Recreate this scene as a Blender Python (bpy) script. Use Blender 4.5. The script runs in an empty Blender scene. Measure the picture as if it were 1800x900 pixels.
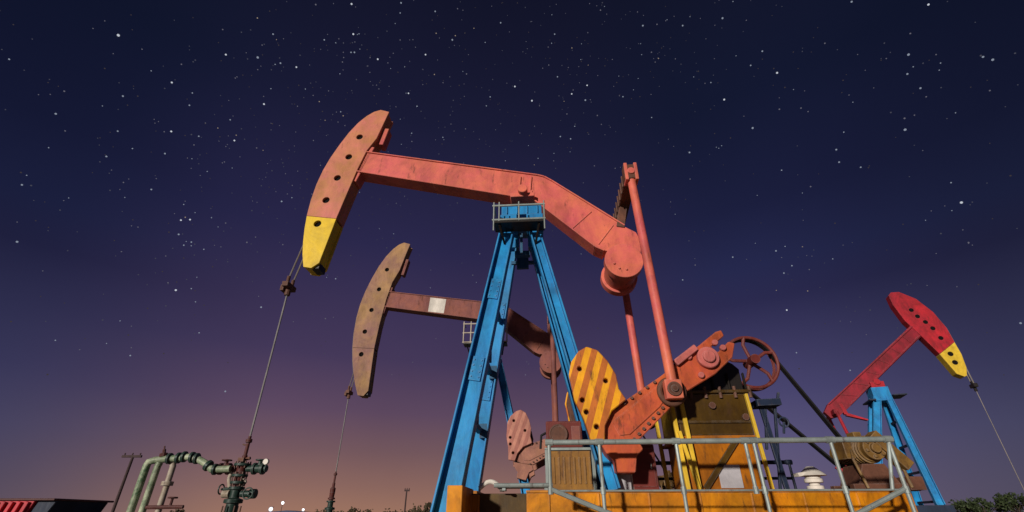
import bpy, bmesh, math, random
from mathutils import Vector, Matrix

random.seed(7)
SC = bpy.context.scene
COL = SC.collection
R = math.radians

# ------------------------------------------------------------------ camera
PITCH, F, CAMZ = R(29.4), 817.0, 0.5
cam_d = bpy.data.cameras.new('camera')
cam = bpy.data.objects.new('camera', cam_d)
COL.objects.link(cam)
cam.location = (0, 0, CAMZ)
cam.rotation_euler = (R(90) + PITCH, 0, 0)
cam_d.sensor_width = 36
cam_d.lens = F / 1800 * 36
cam_d.clip_end = 9000
cam_d.clip_start = 0.05
SC.camera = cam


def ray(px, py):
    u, v = px - 900, 450 - py
    return (u, F * math.cos(PITCH) - v * math.sin(PITCH), F * math.sin(PITCH) + v * math.cos(PITCH))


def W(px, py, D):
    """world point seen at (px, py) of the 1800 x 900 photo at distance D along +Y"""
    d = ray(px, py)
    t = D / d[1]
    return Vector((d[0] * t, D, CAMZ + d[2] * t))


class Frame:
    """a vertical local frame: root on the ground, local x along the machine, y across it"""
    def __init__(s, x, y, yaw):
        s.x, s.y, s.yaw = x, y, yaw
        s.ex = (math.cos(yaw), math.sin(yaw))
        s.ey = (-math.sin(yaw), math.cos(yaw))

    def __call__(s, px, py, yl):
        d = ray(px, py)
        t = (yl + s.x * s.ey[0] + s.y * s.ey[1]) / (d[0] * s.ey[0] + d[1] * s.ey[1])
        qx, qy = d[0] * t - s.x, d[1] * t - s.y
        return (qx * s.ex[0] + qy * s.ex[1], CAMZ + d[2] * t)

    def v(s, px, py, yl):
        x, z = s(px, py, yl)
        return Vector((x, yl, z))

    def poly(s, pts, yl):
        return [s(px, py, yl) for px, py in pts]


# ------------------------------------------------------------------ mesh helper
class MB:
    def __init__(s):
        s.v, s.f, s.m = [], [], []
        s.cur = 0

    def add(s, vs, fs):
        b = len(s.v)
        s.v.extend([tuple(p) for p in vs])
        for f in fs:
            s.f.append([b + i for i in f])
            s.m.append(s.cur)
        return s

    def box(s, x0, x1, y0, y1, z0, z1):
        vs = [(x, y, z) for x in (x0, x1) for y in (y0, y1) for z in (z0, z1)]
        return s.add(vs, [(0, 1, 3, 2), (4, 6, 7, 5), (0, 4, 5, 1), (2, 3, 7, 6), (0, 2, 6, 4), (1, 5, 7, 3)])

    def prism(s, poly, y0, y1, caps=True):
        n = len(poly)
        vs = [(x, y0, z) for x, z in poly] + [(x, y1, z) for x, z in poly]
        fs = [(i, (i + 1) % n, n + (i + 1) % n, n + i) for i in range(n)]
        if caps:
            fs += [tuple(range(n))[::-1], tuple(range(n, 2 * n))]
        return s.add(vs, fs)

    def bar(s, P, Q, w, d, w2=None, d2=None, hint=(0, 1, 0)):
        """rectangular bar from P to Q, w across (perpendicular to hint), d along hint"""
        P, Q = Vector(P), Vector(Q)
        a = (Q - P).normalized()
        h = Vector(hint)
        if abs(a.dot(h)) > .95:
            h = Vector((0, 0, 1)) if abs(a.z) < .9 else Vector((1, 0, 0))
        p = a.cross(h).normalized()
        n = p.cross(a).normalized()
        w2 = w if w2 is None else w2
        d2 = d if d2 is None else d2
        vs = []
        for (O, ww, dd) in ((P, w, d), (Q, w2, d2)):
            for sx, sy in ((-1, -1), (1, -1), (1, 1), (-1, 1)):
                vs.append(O + p * (sx * ww / 2) + n * (sy * dd / 2))
        return s.add(vs, [(0, 1, 2, 3), (7, 6, 5, 4), (0, 4, 5, 1), (1, 5, 6, 2), (2, 6, 7, 3), (3, 7, 4, 0)])

    def hbeam(s, P, Q, w, d, w2, d2, tf=.03, tw=.05):
        """H section: flanges at the two sides of the width, web between"""
        P, Q = Vector(P), Vector(Q)
        a = (Q - P).normalized()
        p = a.cross(Vector((0, 1, 0))).normalized()
        for k in (-1, 1):
            s.bar(P + p * k * (w / 2 - tf / 2), Q + p * k * (w2 / 2 - tf / 2), tf, d, tf, d2)
        s.bar(P, Q, w - 2 * tf - .004, tw, w2 - 2 * tf - .004, tw)
        return s

    def tube(s, pts, r, n=10, r2=None, closed=False, caps=True):
        pts = [Vector(p) for p in pts]
        m = len(pts)
        b = len(s.v)
        prev = None
        rings = []
        for i, p in enumerate(pts):
            if closed:
                t = (pts[(i + 1) % m] - pts[i - 1]).normalized()
            elif i == 0:
                t = (pts[1] - pts[0]).normalized()
            elif i == m - 1:
                t = (pts[-1] - pts[-2]).normalized()
            else:
                t = ((pts[i + 1] - p).normalized() + (p - pts[i - 1]).normalized()).normalized()
            if prev is None:
                u = t.cross(Vector((0, 0, 1)))
                if u.length < .05:
                    u = t.cross(Vector((0, 1, 0)))
                u.normalize()
            else:
                u = (prev - t * prev.dot(t)).normalized()
            prev = u
            w = t.cross(u)
            rr = r if r2 is None else r + (r2 - r) * i / (m - 1)
            rings.append([p + (u * math.cos(2 * math.pi * k / n) + w * math.sin(2 * math.pi * k / n)) * rr for k in range(n)])
        vs = [q for ring in rings for q in ring]
        fs = []
        for i in range(m if closed else m - 1):
            j = (i + 1) % m
            for k in range(n):
                fs.append((i * n + k, i * n + (k + 1) % n, j * n + (k + 1) % n, j * n + k))
        if caps and not closed:
            fs.append(tuple(range(n))[::-1])
            fs.append(tuple(range((m - 1) * n, m * n)))
        return s.add(vs, fs)

    def cyl(s, P, Q, r, n=20, r2=None):
        return s.tube([P, Q], r, n, r2)

    def ring(s, c, rad, r, axis='y', n=36, k=8):
        c = Vector(c)
        pts = []
        for i in range(n):
            a = 2 * math.pi * i / n
            if axis == 'y':
                pts.append(c + Vector((math.cos(a) * rad, 0, math.sin(a) * rad)))
            elif axis == 'z':
                pts.append(c + Vector((math.cos(a) * rad, math.sin(a) * rad, 0)))
            else:
                pts.append(c + Vector((0, math.cos(a) * rad, math.sin(a) * rad)))
        return s.tube(pts, r, k, closed=True)

    def ball(s, c, r, n=10):
        c = Vector(c)
        vs, fs = [], []
        m = n // 2 + 1
        for i in range(m + 1):
            th = math.pi * i / m
            for k in range(n):
                ph = 2 * math.pi * k / n
                vs.append(c + Vector((math.sin(th) * math.cos(ph), math.sin(th) * math.sin(ph), math.cos(th))) * r)
        for i in range(m):
            for k in range(n):
                fs.append((i * n + k, (i + 1) * n + k, (i + 1) * n + (k + 1) % n, i * n + (k + 1) % n))
        return s.add(vs, fs)

    def plate(s, poly, holes, y0, y1, seg=14):
        """flat plate in the x-z plane with round holes really cut through it"""
        bm = bmesh.new()
        def loop(pts):
            vv = [bm.verts.new((x, y0, z)) for x, z in pts]
            return [bm.edges.new((vv[i], vv[(i + 1) % len(vv)])) for i in range(len(vv))]
        es = loop(poly)
        for hx, hz, hr in holes:
            es += loop([(hx + hr * math.cos(2 * math.pi * k / seg), hz + hr * math.sin(2 * math.pi * k / seg)) for k in range(seg)])
        bmesh.ops.triangle_fill(bm, edges=es, use_beauty=True, use_dissolve=False)
        r = bmesh.ops.extrude_face_region(bm, geom=list(bm.faces))
        for e in r['geom']:
            if isinstance(e, bmesh.types.BMVert):
                e.co.y = y1
        bm.verts.index_update()
        s.add([v.co[:] for v in bm.verts], [[v.index for v in f.verts] for f in bm.faces])
        bm.free()
        return s

    def build(s, name, mats, parent=None, bevel=0.0, smooth=False, seg=1):
        me = bpy.data.meshes.new(name)
        me.from_pydata(s.v, [], s.f)
        bm = bmesh.new()
        bm.from_mesh(me)
        bmesh.ops.recalc_face_normals(bm, faces=bm.faces)
        bm.to_mesh(me)
        bm.free()
        if not isinstance(mats, (list, tuple)):
            mats = [mats]
        for m in mats:
            me.materials.append(m)
        if len(mats) > 1:
            for p, k in zip(me.polygons, s.m):
                p.material_index = k
        if smooth:
            for p in me.polygons:
                p.use_smooth = True
            try:
                me.set_sharp_from_angle(angle=R(35))
            except Exception:
                pass
        o = bpy.data.objects.new(name, me)
        COL.objects.link(o)
        if parent:
            o.parent = parent
        if bevel:
            b = o.modifiers.new('bevel', 'BEVEL')
            b.width = bevel
            b.segments = seg
            b.limit_method = 'ANGLE'
            b.angle_limit = R(40)
        return o


def empty(name, loc, rz=0):
    o = bpy.data.objects.new(name, None)
    o.empty_display_size = .2
    COL.objects.link(o)
    o.location = loc
    o.rotation_euler = (0, 0, rz)
    return o


def tag(o, label=None, cat=None, group=None, kind=None):
    if label: o['label'] = label
    if cat: o['category'] = cat
    if group: o['group'] = group
    if kind: o['kind'] = kind
    return o


# ------------------------------------------------------------------ materials
def paint(name, c, c2=None, rust=.25, rough=.45, scale=1.6, metal=0.0, bump=.15, rustcol=(.06, .022, .012), grime=.35, edge=.55):
    m = bpy.data.materials.new(name)
    m.use_nodes = True
    nt = m.node_tree
    N, Lk = nt.nodes, nt.links
    b = N['Principled BSDF']
    tc = N.new('ShaderNodeTexCoord')
    mp = N.new('ShaderNodeMapping')
    Lk.new(tc.outputs['Object'], mp.inputs['Vector'])
    n1 = N.new('ShaderNodeTexNoise')
    n1.inputs['Scale'].default_value = scale
    n1.inputs['Detail'].default_value = 9
    n1.inputs['Roughness'].default_value = .74
    Lk.new(mp.outputs['Vector'], n1.inputs['Vector'])
    r1 = N.new('ShaderNodeValToRGB')
    c2 = c2 or tuple(x * .72 for x in c)
    r1.color_ramp.elements[0].position = .36
    r1.color_ramp.elements[0].color = (*c2, 1)
    r1.color_ramp.elements[1].position = .62
    r1.color_ramp.elements[1].color = (*c, 1)
    Lk.new(n1.outputs['Fac'], r1.inputs['Fac'])
    # streaks and chips
    mp2 = N.new('ShaderNodeMapping')
    mp2.inputs['Scale'].default_value = (9, 9, 2.2)
    Lk.new(tc.outputs['Object'], mp2.inputs['Vector'])
    n2 = N.new('ShaderNodeTexNoise')
    n2.inputs['Scale'].default_value = 1.3
    n2.inputs['Detail'].default_value = 8
    n2.inputs['Roughness'].default_value = .68
    Lk.new(mp2.outputs['Vector'], n2.inputs['Vector'])
    r2 = N.new('ShaderNodeValToRGB')
    e = r2.color_ramp.elements
    e[0].position = .66 - .2 * rust
    e[0].color = (0, 0, 0, 1)
    e[1].position = .80 - .2 * rust
    e[1].color = (1, 1, 1, 1)
    Lk.new(n2.outputs['Fac'], r2.inputs['Fac'])
    mu = N.new('ShaderNodeMath')
    mu.operation = 'MULTIPLY'
    mu.inputs[1].default_value = min(1, .45 + rust)
    Lk.new(r2.outputs['Color'], mu.inputs[0])
    mx = N.new('ShaderNodeMix')
    mx.data_type = 'RGBA'
    Lk.new(mu.outputs[0], mx.inputs['Factor'])
    Lk.new(r1.outputs['Color'], mx.inputs['A'])
    mx.inputs['B'].default_value = (*rustcol, 1)
    n3 = N.new('ShaderNodeTexNoise')          # broad grime and faded areas
    n3.inputs['Scale'].default_value = .9
    n3.inputs['Detail'].default_value = 7
    n3.inputs['Roughness'].default_value = .7
    n3.inputs['Distortion'].default_value = .6
    mp3 = N.new('ShaderNodeMapping')
    mp3.inputs['Location'].default_value = (3.1, 7.7, 1.3)
    mp3.inputs['Scale'].default_value = (2.2, 2.2, 1.2)
    Lk.new(tc.outputs['Object'], mp3.inputs['Vector'])
    Lk.new(mp3.outputs['Vector'], n3.inputs['Vector'])
    g3 = N.new('ShaderNodeMapRange')
    g3.inputs['From Min'].default_value = .36
    g3.inputs['From Max'].default_value = .60
    g3.inputs['To Min'].default_value = 1 - grime
    g3.inputs['To Max'].default_value = 1.0
    Lk.new(n3.outputs['Fac'], g3.inputs['Value'])
    sg = N.new('ShaderNodeVectorMath')
    sg.operation = 'SCALE'
    Lk.new(mx.outputs['Result'], sg.inputs[0])
    Lk.new(g3.outputs['Result'], sg.inputs['Scale'])
    if edge > 0:                              # paint worn to a pale dusty line along the edges
        bv = N.new('ShaderNodeBevel')
        bv.samples = 4
        bv.inputs['Radius'].default_value = .022
        ge = N.new('ShaderNodeNewGeometry')
        dp = N.new('ShaderNodeVectorMath'); dp.operation = 'DOT_PRODUCT'
        Lk.new(bv.outputs['Normal'], dp.inputs[0]); Lk.new(ge.outputs['True Normal'], dp.inputs[1])
        em = N.new('ShaderNodeMapRange')
        em.inputs['From Min'].default_value = .985; em.inputs['From Max'].default_value = .86
        Lk.new(dp.outputs['Value'], em.inputs['Value'])
        en = N.new('ShaderNodeMapRange')
        en.inputs['From Min'].default_value = .36; en.inputs['From Max'].default_value = .58
        en.inputs['To Max'].default_value = edge
        Lk.new(n2.outputs['Fac'], en.inputs['Value'])
        ee = N.new('ShaderNodeMath'); ee.operation = 'MULTIPLY'
        Lk.new(em.outputs['Result'], ee.inputs[0]); Lk.new(en.outputs['Result'], ee.inputs[1])
        ex = N.new('ShaderNodeMix'); ex.data_type = 'RGBA'
        Lk.new(ee.outputs[0], ex.inputs['Factor'])
        Lk.new(sg.outputs[0], ex.inputs['A'])
        ex.inputs['B'].default_value = (*[min(.7, x * .55 + .16) for x in c], 1)
        Lk.new(ex.outputs['Result'], b.inputs['Base Color'])
    else:
        Lk.new(sg.outputs[0], b.inputs['Base Color'])
    rr = N.new('ShaderNodeMapRange')
    rr.inputs['To Min'].default_value = rough - .12
    rr.inputs['To Max'].default_value = rough + .25
    Lk.new(n2.outputs['Fac'], rr.inputs['Value'])
    Lk.new(rr.outputs['Result'], b.inputs['Roughness'])
    b.inputs['Metallic'].default_value = metal
    b.inputs['Specular IOR Level'].default_value = .22
    bp = N.new('ShaderNodeBump')
    bp.inputs['Strength'].default_value = bump
    bp.inputs['Distance'].default_value = .02
    Lk.new(n2.outputs['Fac'], bp.inputs['Height'])
    Lk.new(bp.outputs['Normal'], b.inputs['Normal'])
    return m


def mixnode(m):
    return [n for n in m.node_tree.nodes if n.type == 'MIX'][0]


def striped(name, ca, cb, direction, period, duty=.5, rust=.3):
    """painted warning stripes in object space (x-z plane)"""
    m = paint(name, ca, None, rust)
    nt = m.node_tree
    N, Lk = nt.nodes, nt.links
    ramp = [n for n in N if n.type == 'VALTORGB'][0]
    mix = mixnode(m)
    tc = [n for n in N if n.type == 'TEX_COORD'][0]
    dt = N.new('ShaderNodeVectorMath')
    dt.operation = 'DOT_PRODUCT'
    dt.inputs[1].default_value = (direction[0] / period, 0, direction[1] / period)
    Lk.new(tc.outputs['Object'], dt.inputs[0])
    fr = N.new('ShaderNodeMath'); fr.operation = 'FRACT'
    Lk.new(dt.outputs['Value'], fr.inputs[0])
    lt = N.new('ShaderNodeMath'); lt.operation = 'LESS_THAN'; lt.inputs[1].default_value = duty
    Lk.new(fr.outputs[0], lt.inputs[0])
    m2 = N.new('ShaderNodeMix'); m2.data_type = 'RGBA'
    Lk.new(lt.outputs[0], m2.inputs['Factor'])
    Lk.new(ramp.outputs['Color'], m2.inputs['A'])
    m2.inputs['B'].default_value = (*cb, 1)
    Lk.new(m2.outputs['Result'], mix.inputs['A'])
    return m


def glow(name, c, s):
    m = bpy.data.materials.new(name)
    m.use_nodes = True
    nt = m.node_tree
    nt.nodes.remove(nt.nodes['Principled BSDF'])
    e = nt.nodes.new('ShaderNodeEmission')
    e.inputs['Color'].default_value = (*c, 1)
    e.inputs['Strength'].default_value = s
    nt.links.new(e.outputs[0], nt.nodes['Material Output'].inputs['Surface'])
    m.cycles.emission_sampling = 'NONE'
    return m


M = {
    'coral': paint('coral_paint', (.66, .165, .085), (.54, .09, .10), .34, .45, .8),
    'head': paint('head_paint', (.47, .185, .070), (.56, .165, .125), .28, .5, 2.2, grime=.28),
    'tip': paint('tip_yellow', (.76, .50, .0), (.66, .42, .0), .1, .4),
    'blue': paint('blue_paint', (.010, .255, .54), (.010, .175, .44), .28, .42, grime=.45),
    'bluedark': paint('blue_steel', (.02, .10, .2), None, .4, .5),
    'skid': paint('skid_yellow', (.64, .235, .0), (.50, .15, .0), .42, .5, rustcol=(.10, .045, .008), grime=.55),
    'stand': paint('stand_orange', (.42, .13, .0), (.29, .085, .0), .45, .45, rustcol=(.06, .026, .006), grime=.55),
    'dark_skid': paint('leg_shadow_skid', (.10, .055, .010), (.05, .028, .008), .4, .5),  # the leg's shadow is put into this skid colour
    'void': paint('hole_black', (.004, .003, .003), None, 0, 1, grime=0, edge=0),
    'navy': paint('navy_dark', (.012, .022, .05), None, .3, .5),
    'post': paint('post_yellow', (.75, .48, .03), None, .2, .45),
    'crank': paint('crank_red', (.54, .105, .024), (.42, .065, .035), .45, .45, grime=.5),
    'pink': paint('crank_pink', (.55, .14, .12), None, .3, .45),
    'rusty': paint('rusty_steel', (.15, .06, .035), (.07, .03, .02), .5, .6),
    'shade_brown': paint('shaded_gearbox_brown', (.080, .040, .002), (.042, .019, .001), .3, .35),  # gearbox brown with the crank's shadow put into its tone
    'black': paint('near_black', (.018, .014, .012), None, .2, .35, edge=0),  # near-black for gear cover, platform and small fittings
    'belt': paint('belt_rubber', (.012, .011, .012), None, 0, .6, edge=0),
    'galv': paint('galvanised', (.29, .33, .31), (.20, .23, .22), .42, .42, metal=.25),
    'steel': paint('steel', (.35, .33, .31), None, .1, .35, metal=.6),
    'cable': paint('wire_cable', (.20, .17, .15), None, .2, .5, metal=.2),
    'motor': paint('motor_tan', (.26, .14, .03), (.09, .045, .015), .45, .5),
    'white': paint('white_paint', (.72, .66, .58), None, .15, .5),
    'plate': paint('plate_grey', (.42, .40, .42), (.33, .31, .33), .15, .5),
    'green': paint('pipe_green', (.06, .12, .055), (.50, .52, .36), .35, .4, 3.5),  # pale second tone puts highlights into the pipe colour
    'cream': paint('pipe_cream', (.50, .44, .36), (.26, .2, .14), .4, .45),
    'valve': paint('valve_green', (.016, .040, .030), None, .3, .4),
    'wred': paint('valve_red', (.085, .018, .014), None, .4, .5),
    'red': paint('red_paint', (.44, .010, .020), (.25, .008, .020), .35, .55, .9, bump=.05, grime=.5),
    'redbeam': paint('red_beam_paint', (.30, .007, .020), (.18, .006, .016), .35, .5, .9, bump=.05, grime=.5),
    'redtip': paint('red_pump_yellow', (.70, .46, .03), None, .1, .4),
    'maroon': paint('maroon_box', (.16, .025, .018), None, .35, .5),
    'tan': paint('tan_paint', (.36, .20, .085), (.25, .12, .10), .3, .6, 1.1),
    'dull': paint('dim_red', (.26, .085, .055), (.18, .06, .06), .35, .6)  # second pump's weaker light is put into this, the tan and the pink
    ,'dim_pink': paint('dim_pink', (.36, .16, .10), (.27, .11, .09), .3, .6),
    'ochre': paint('ochre', (.30, .14, .02), (.17, .075, .018), .5, .5),
    'pole': paint('pole_dark', (.06, .035, .035), None, .2, .7),
    'conc': paint('concrete', (.30, .28, .25), None, .1, .8),
    'bin': paint('bin_red', (.55, .02, .035), None, .2, .4),
    'shed': paint('shed_wall', (.35, .36, .38), None, .1, .7),
    'shedroof': paint('shed_roof', (.03, .05, .13), None, .1, .5),
}
M['stripe'] = striped('counterweight_stripes', (.56, .15, .02), (.80, .35, .006), (.945, -.327), .19, .50, .42)
M['stripe2'] = striped('far_stripes', (.42, .15, .11), (.48, .20, .14), (.94, -.34), .19, .48, .22)

# ------------------------------------------------------------------ sky
world = bpy.data.worlds.new('World')
SC.world = world
world.use_nodes = True
nt = world.node_tree
N, Lk = nt.nodes, nt.links
bg = N['Background']


def lin(c):
    r = []
    for x in c:
        x /= 255
        r.append(x / 12.92 if x <= .04045 else ((x + .055) / 1.055) ** 2.4)
    return (*r, 1)


tc = N.new('ShaderNodeTexCoord')
nrm = N.new('ShaderNodeVectorMath'); nrm.operation = 'NORMALIZE'
Lk.new(tc.outputs['Generated'], nrm.inputs[0])
sep = N.new('ShaderNodeSeparateXYZ')
Lk.new(nrm.outputs[0], sep.inputs[0])


def ramp(stops):
    n = N.new('ShaderNodeValToRGB')
    el = n.color_ramp.elements
    while len(el) < len(stops):
        el.new(.5)
    for e, (p, c) in zip(el, stops):
        e.position = p
        e.color = lin(c)
    Lk.new(sep.outputs['Z'], n.inputs['Fac'])
    return n


cool = ramp([(0, (108, 95, 120)), (.12, (90, 84, 122)), (.2, (73, 69, 110)), (.36, (43, 42, 78)), (.42, (37, 40, 76)), (.52, (28, 31, 62)), (.68, (19, 24, 48)), (.86, (17, 20, 39))])
warm = ramp([(0, (160, 118, 98)), (.05, (140, 104, 96)), (.11, (116, 88, 94)), (.18, (93, 72, 95)), (.28, (68, 56, 88)), (.49, (42, 39, 74)), (.70, (26, 27, 53)), (.86, (18, 20, 40))])
# warm lobe of town glow low over the left of the plain
dotn = N.new('ShaderNodeVectorMath'); dotn.operation = 'DOT_PRODUCT'
az = R(-11.5)
dotn.inputs[1].default_value = (math.sin(az), math.cos(az), 0)
Lk.new(nrm.outputs[0], dotn.inputs[0])
sq = N.new('ShaderNodeMath'); sq.operation = 'MULTIPLY'
Lk.new(sep.outputs['Z'], sq.inputs[0]); Lk.new(sep.outputs['Z'], sq.inputs[1])
om = N.new('ShaderNodeMath'); om.operation = 'SUBTRACT'; om.inputs[0].default_value = 1.0001
Lk.new(sq.outputs[0], om.inputs[1])
sr = N.new('ShaderNodeMath'); sr.operation = 'SQRT'
Lk.new(om.outputs[0], sr.inputs[0])
dv = N.new('ShaderNodeMath'); dv.operation = 'DIVIDE'
Lk.new(dotn.outputs['Value'], dv.inputs[0]); Lk.new(sr.outputs[0], dv.inputs[1])
mr = N.new('ShaderNodeMapRange'); mr.interpolation_type = 'SMOOTHSTEP'
mr.inputs['From Min'].default_value = math.cos(R(40)); mr.inputs['From Max'].default_value = math.cos(R(4))
Lk.new(dv.outputs[0], mr.inputs['Value'])
mixs = N.new('ShaderNodeMix'); mixs.data_type = 'RGBA'
Lk.new(mr.outputs['Result'], mixs.inputs['Factor'])
Lk.new(cool.outputs['Color'], mixs.inputs['A'])
Lk.new(warm.outputs['Color'], mixs.inputs['B'])
# the left of the sky is more plum than blue
mr2 = N.new('ShaderNodeMapRange'); mr2.interpolation_type = 'SMOOTHSTEP'
mr2.inputs['From Min'].default_value = -.42; mr2.inputs['From Max'].default_value = -.78
Lk.new(sep.outputs['X'], mr2.inputs['Value'])
plum = N.new('ShaderNodeMix'); plum.data_type = 'RGBA'; plum.blend_type = 'MULTIPLY'
plum.inputs['B'].default_value = (.54, .60, .60, 1)
Lk.new(mr2.outputs['Result'], plum.inputs['Factor'])
Lk.new(mixs.outputs['Result'], plum.inputs['A'])
mr4 = N.new('ShaderNodeMapRange'); mr4.interpolation_type = 'SMOOTHSTEP'
mr4.inputs['From Min'].default_value = .42; mr4.inputs['From Max'].default_value = .82
Lk.new(sep.outputs['X'], mr4.inputs['Value'])
east = N.new('ShaderNodeMix'); east.data_type = 'RGBA'; east.blend_type = 'MULTIPLY'
east.inputs['B'].default_value = (.50, .58, .52, 1)
Lk.new(mr4.outputs['Result'], east.inputs['Factor'])
Lk.new(plum.outputs['Result'], east.inputs['A'])
# faint unevenness of thin high cloud
ns = N.new('ShaderNodeTexNoise'); ns.inputs['Scale'].default_value = 2.2; ns.inputs['Detail'].default_value = 4
Lk.new(nrm.outputs[0], ns.inputs['Vector'])
mr3 = N.new('ShaderNodeMapRange'); mr3.inputs['To Min'].default_value = .86; mr3.inputs['To Max'].default_value = 1.14
Lk.new(ns.outputs['Fac'], mr3.inputs['Value'])
sc_ = N.new('ShaderNodeVectorMath'); sc_.operation = 'SCALE'
Lk.new(east.outputs['Result'], sc_.inputs[0]); Lk.new(mr3.outputs['Result'], sc_.inputs['Scale'])
Lk.new(sc_.outputs[0], bg.inputs['Color'])
bg.inputs['Strength'].default_value = 1.0

# stars: far tiny glowing bodies, thick along one band of the sky
BRIGHT = [(208, 62, 2.6), (302, 145, 2), (301, 231, 2), (453, 101, 2.6), (397, 96, 2), (521, 118, 2), (493, 111, 2), (621, 60, 2.3), (664, 104, 2.2), (623, 92, 2), (617, 92, 1.8),
          (795, 70, 2.3), (748, 96, 2), (464, 183, 2.2), (412, 247, 2), (290, 270, 1.8), (266, 333, 1.8), (187, 275, 1.8), (216, 169, 1.8), (98, 200, 1.9), (30, 425, 2), (318, 387, 2), (334, 386, 2),
          (314, 412, 2), (309, 510, 2.3), (323, 431, 1.6), (459, 540, 2.2), (434, 426, 1.9), (495, 354, 2.1), (229, 625, 1.6), (396, 688, 2.0), (555, 8, 1.9), (618, 7, 2.3), (718, 164, 2), (935, 177, 2.4), (905, 152, 2.2),
          (1029, 176, 2.3), (1005, 165, 2), (1032, 150, 2), (980, 135, 1.7), (975, 60, 1.7), (1130, 45, 2.1), (1200, 45, 1.9), (1270, 32, 2.2), (1273, 175, 2.3), (1323, 225, 2.5), (1212, 268, 2.3), (1366, 128, 2.3), (1340, 90, 1.9),
          (1370, 192, 1.8), (1408, 190, 1.7), (1597, 96, 2.4), (1632, 8, 2), (1595, 130, 1.9), (1618, 155, 1.9), (1591, 228, 2.6), (1590, 208, 1.8), (1690, 356, 2.5), (1745, 105, 2.2), (1728, 100, 1.9), (1470, 263, 2), (1475, 285, 1.9),
          (1513, 294, 1.7), (1425, 328, 1.8), (1364, 441, 2), (1378, 480, 1.8), (1392, 467, 1.8), (1288, 452, 1.9), (1222, 466, 1.7), (1383, 545, 2), (1794, 568, 1.9), (1200, 492, 1.8), (1180, 582, 1.6), (1400, 620, 1.6), (1497, 3, 2),
          (985, 240, 1.9), (1003, 244, 1.9), (1050, 203, 1.8), (1095, 170, 1.7), (820, 130, 1.8), (880, 40, 1.8), (765, 20, 1.8), (705, 5, 2), (570, 70, 1.8), (480, 60, 1.8), (572, 560, 1.7), (590, 490, 1.8), (350, 585, 1.5), (497, 430, 1.6)]
st_v, st_f, st_m = [], [], []


def star(d, rad, k):
    d = Vector(d).normalized()
    c = d * 6000 + Vector((0, 0, CAMZ))
    b = len(st_v)
    u = d.cross(Vector((0, 0, 1))).normalized()
    w = d.cross(u)
    r = rad
    ring = [c + (u * math.cos(a * math.pi / 3) + w * math.sin(a * math.pi / 3)) * r for a in range(6)]
    st_v.extend([tuple(q) for q in ring] + [tuple(c + d * r), tuple(c - d * r)])
    for a in range(6):
        st_f.append((b + a, b + (a + 1) % 6, b + 6)); st_m.append(k)
        st_f.append((b + (a + 1) % 6, b + a, b + 7)); st_m.append(k)


PX = 6000 / 817
for px, py, s in BRIGHT:
    star(ray(px, py), PX * s * .62, random.choice([0, 0, 1]) if s > 1.9 else random.choice([1, 1, 2]))
for i in range(1300):
    # random directions of the visible part of the sky, denser along a band
    if i < 700:
        t = random.random()
        px = 330 + 900 * t + random.gauss(0, 190)
        py = 330 - 330 * t + random.gauss(0, 130)
    else:
        px, py = random.uniform(-300, 2100), random.uniform(-250, 700)
    if py > 660:
        continue
    q = random.random()
    star(ray(px, py), PX * (.62 + .45 * q ** 4), random.choice([1, 2, 2, 3, 3, 3, 4, 4, 4]))
for cx_, cy_, sp_, n_ in ((620, 85, 22, 16), (470, 110, 34, 14), (375, 270, 42, 22), (330, 420, 34, 16), (310, 505, 30, 10), (800, 60, 60, 16), (1010, 165, 36, 12), (930, 250, 46, 12), (1385, 470, 24, 10),
                          (1600, 130, 40, 12), (560, 200, 40, 14), (690, 110, 30, 10), (1150, 60, 60, 10), (490, 350, 36, 10)):
    for _ in range(n_):
        star(ray(random.gauss(cx_, sp_), random.gauss(cy_, sp_)), PX * random.uniform(.6, .95), random.choice([1, 2, 2, 3, 3, 4, 5]))
me = bpy.data.meshes.new('stars')
me.from_pydata(st_v, [], st_f)
for m in (glow('star_white', (.85, .9, 1), .62), glow('star_blue', (.7, .8, 1), .33), glow('star_dim', (.8, .78, 1), .15), glow('star_faint', (.7, .72, 1), .08), glow('star_faintest', (.9, .75, .8), .05), glow('star_warm', (1, .8, .6), .3)):
    me.materials.append(m)
for p, k in zip(me.polygons, st_m):
    p.material_index = k
so = bpy.data.objects.new('stars', me)
COL.objects.link(so)
tag(so, 'small white stars scattered across the dark blue night sky', 'stars', kind='stuff')
so.visible_shadow = True

# ------------------------------------------------------------------ ground
gm = paint('dry_soil', (.36, .29, .22), (.24, .19, .14), .1, .9, .4, edge=0)
g = MB()
g.add([(-4000, -400, 0), (4000, -400, 0), (4000, 5500, 0), (-4000, 5500, 0)], [(0, 1, 2, 3)])
tag(g.build('ground', gm), kind='structure')

# ------------------------------------------------------------------ light: the work lights behind the camera, one sun lamp
sd = bpy.data.lights.new('sun', 'SUN')
sd.energy = 4.2
sd.angle = R(2.5)
sd.color = (1, .93, .84)
sun = bpy.data.objects.new('sun', sd)
COL.objects.link(sun)
sun.rotation_euler = Vector((.60, 1, -.27)).to_track_quat('-Z', 'Y').to_euler()

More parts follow.
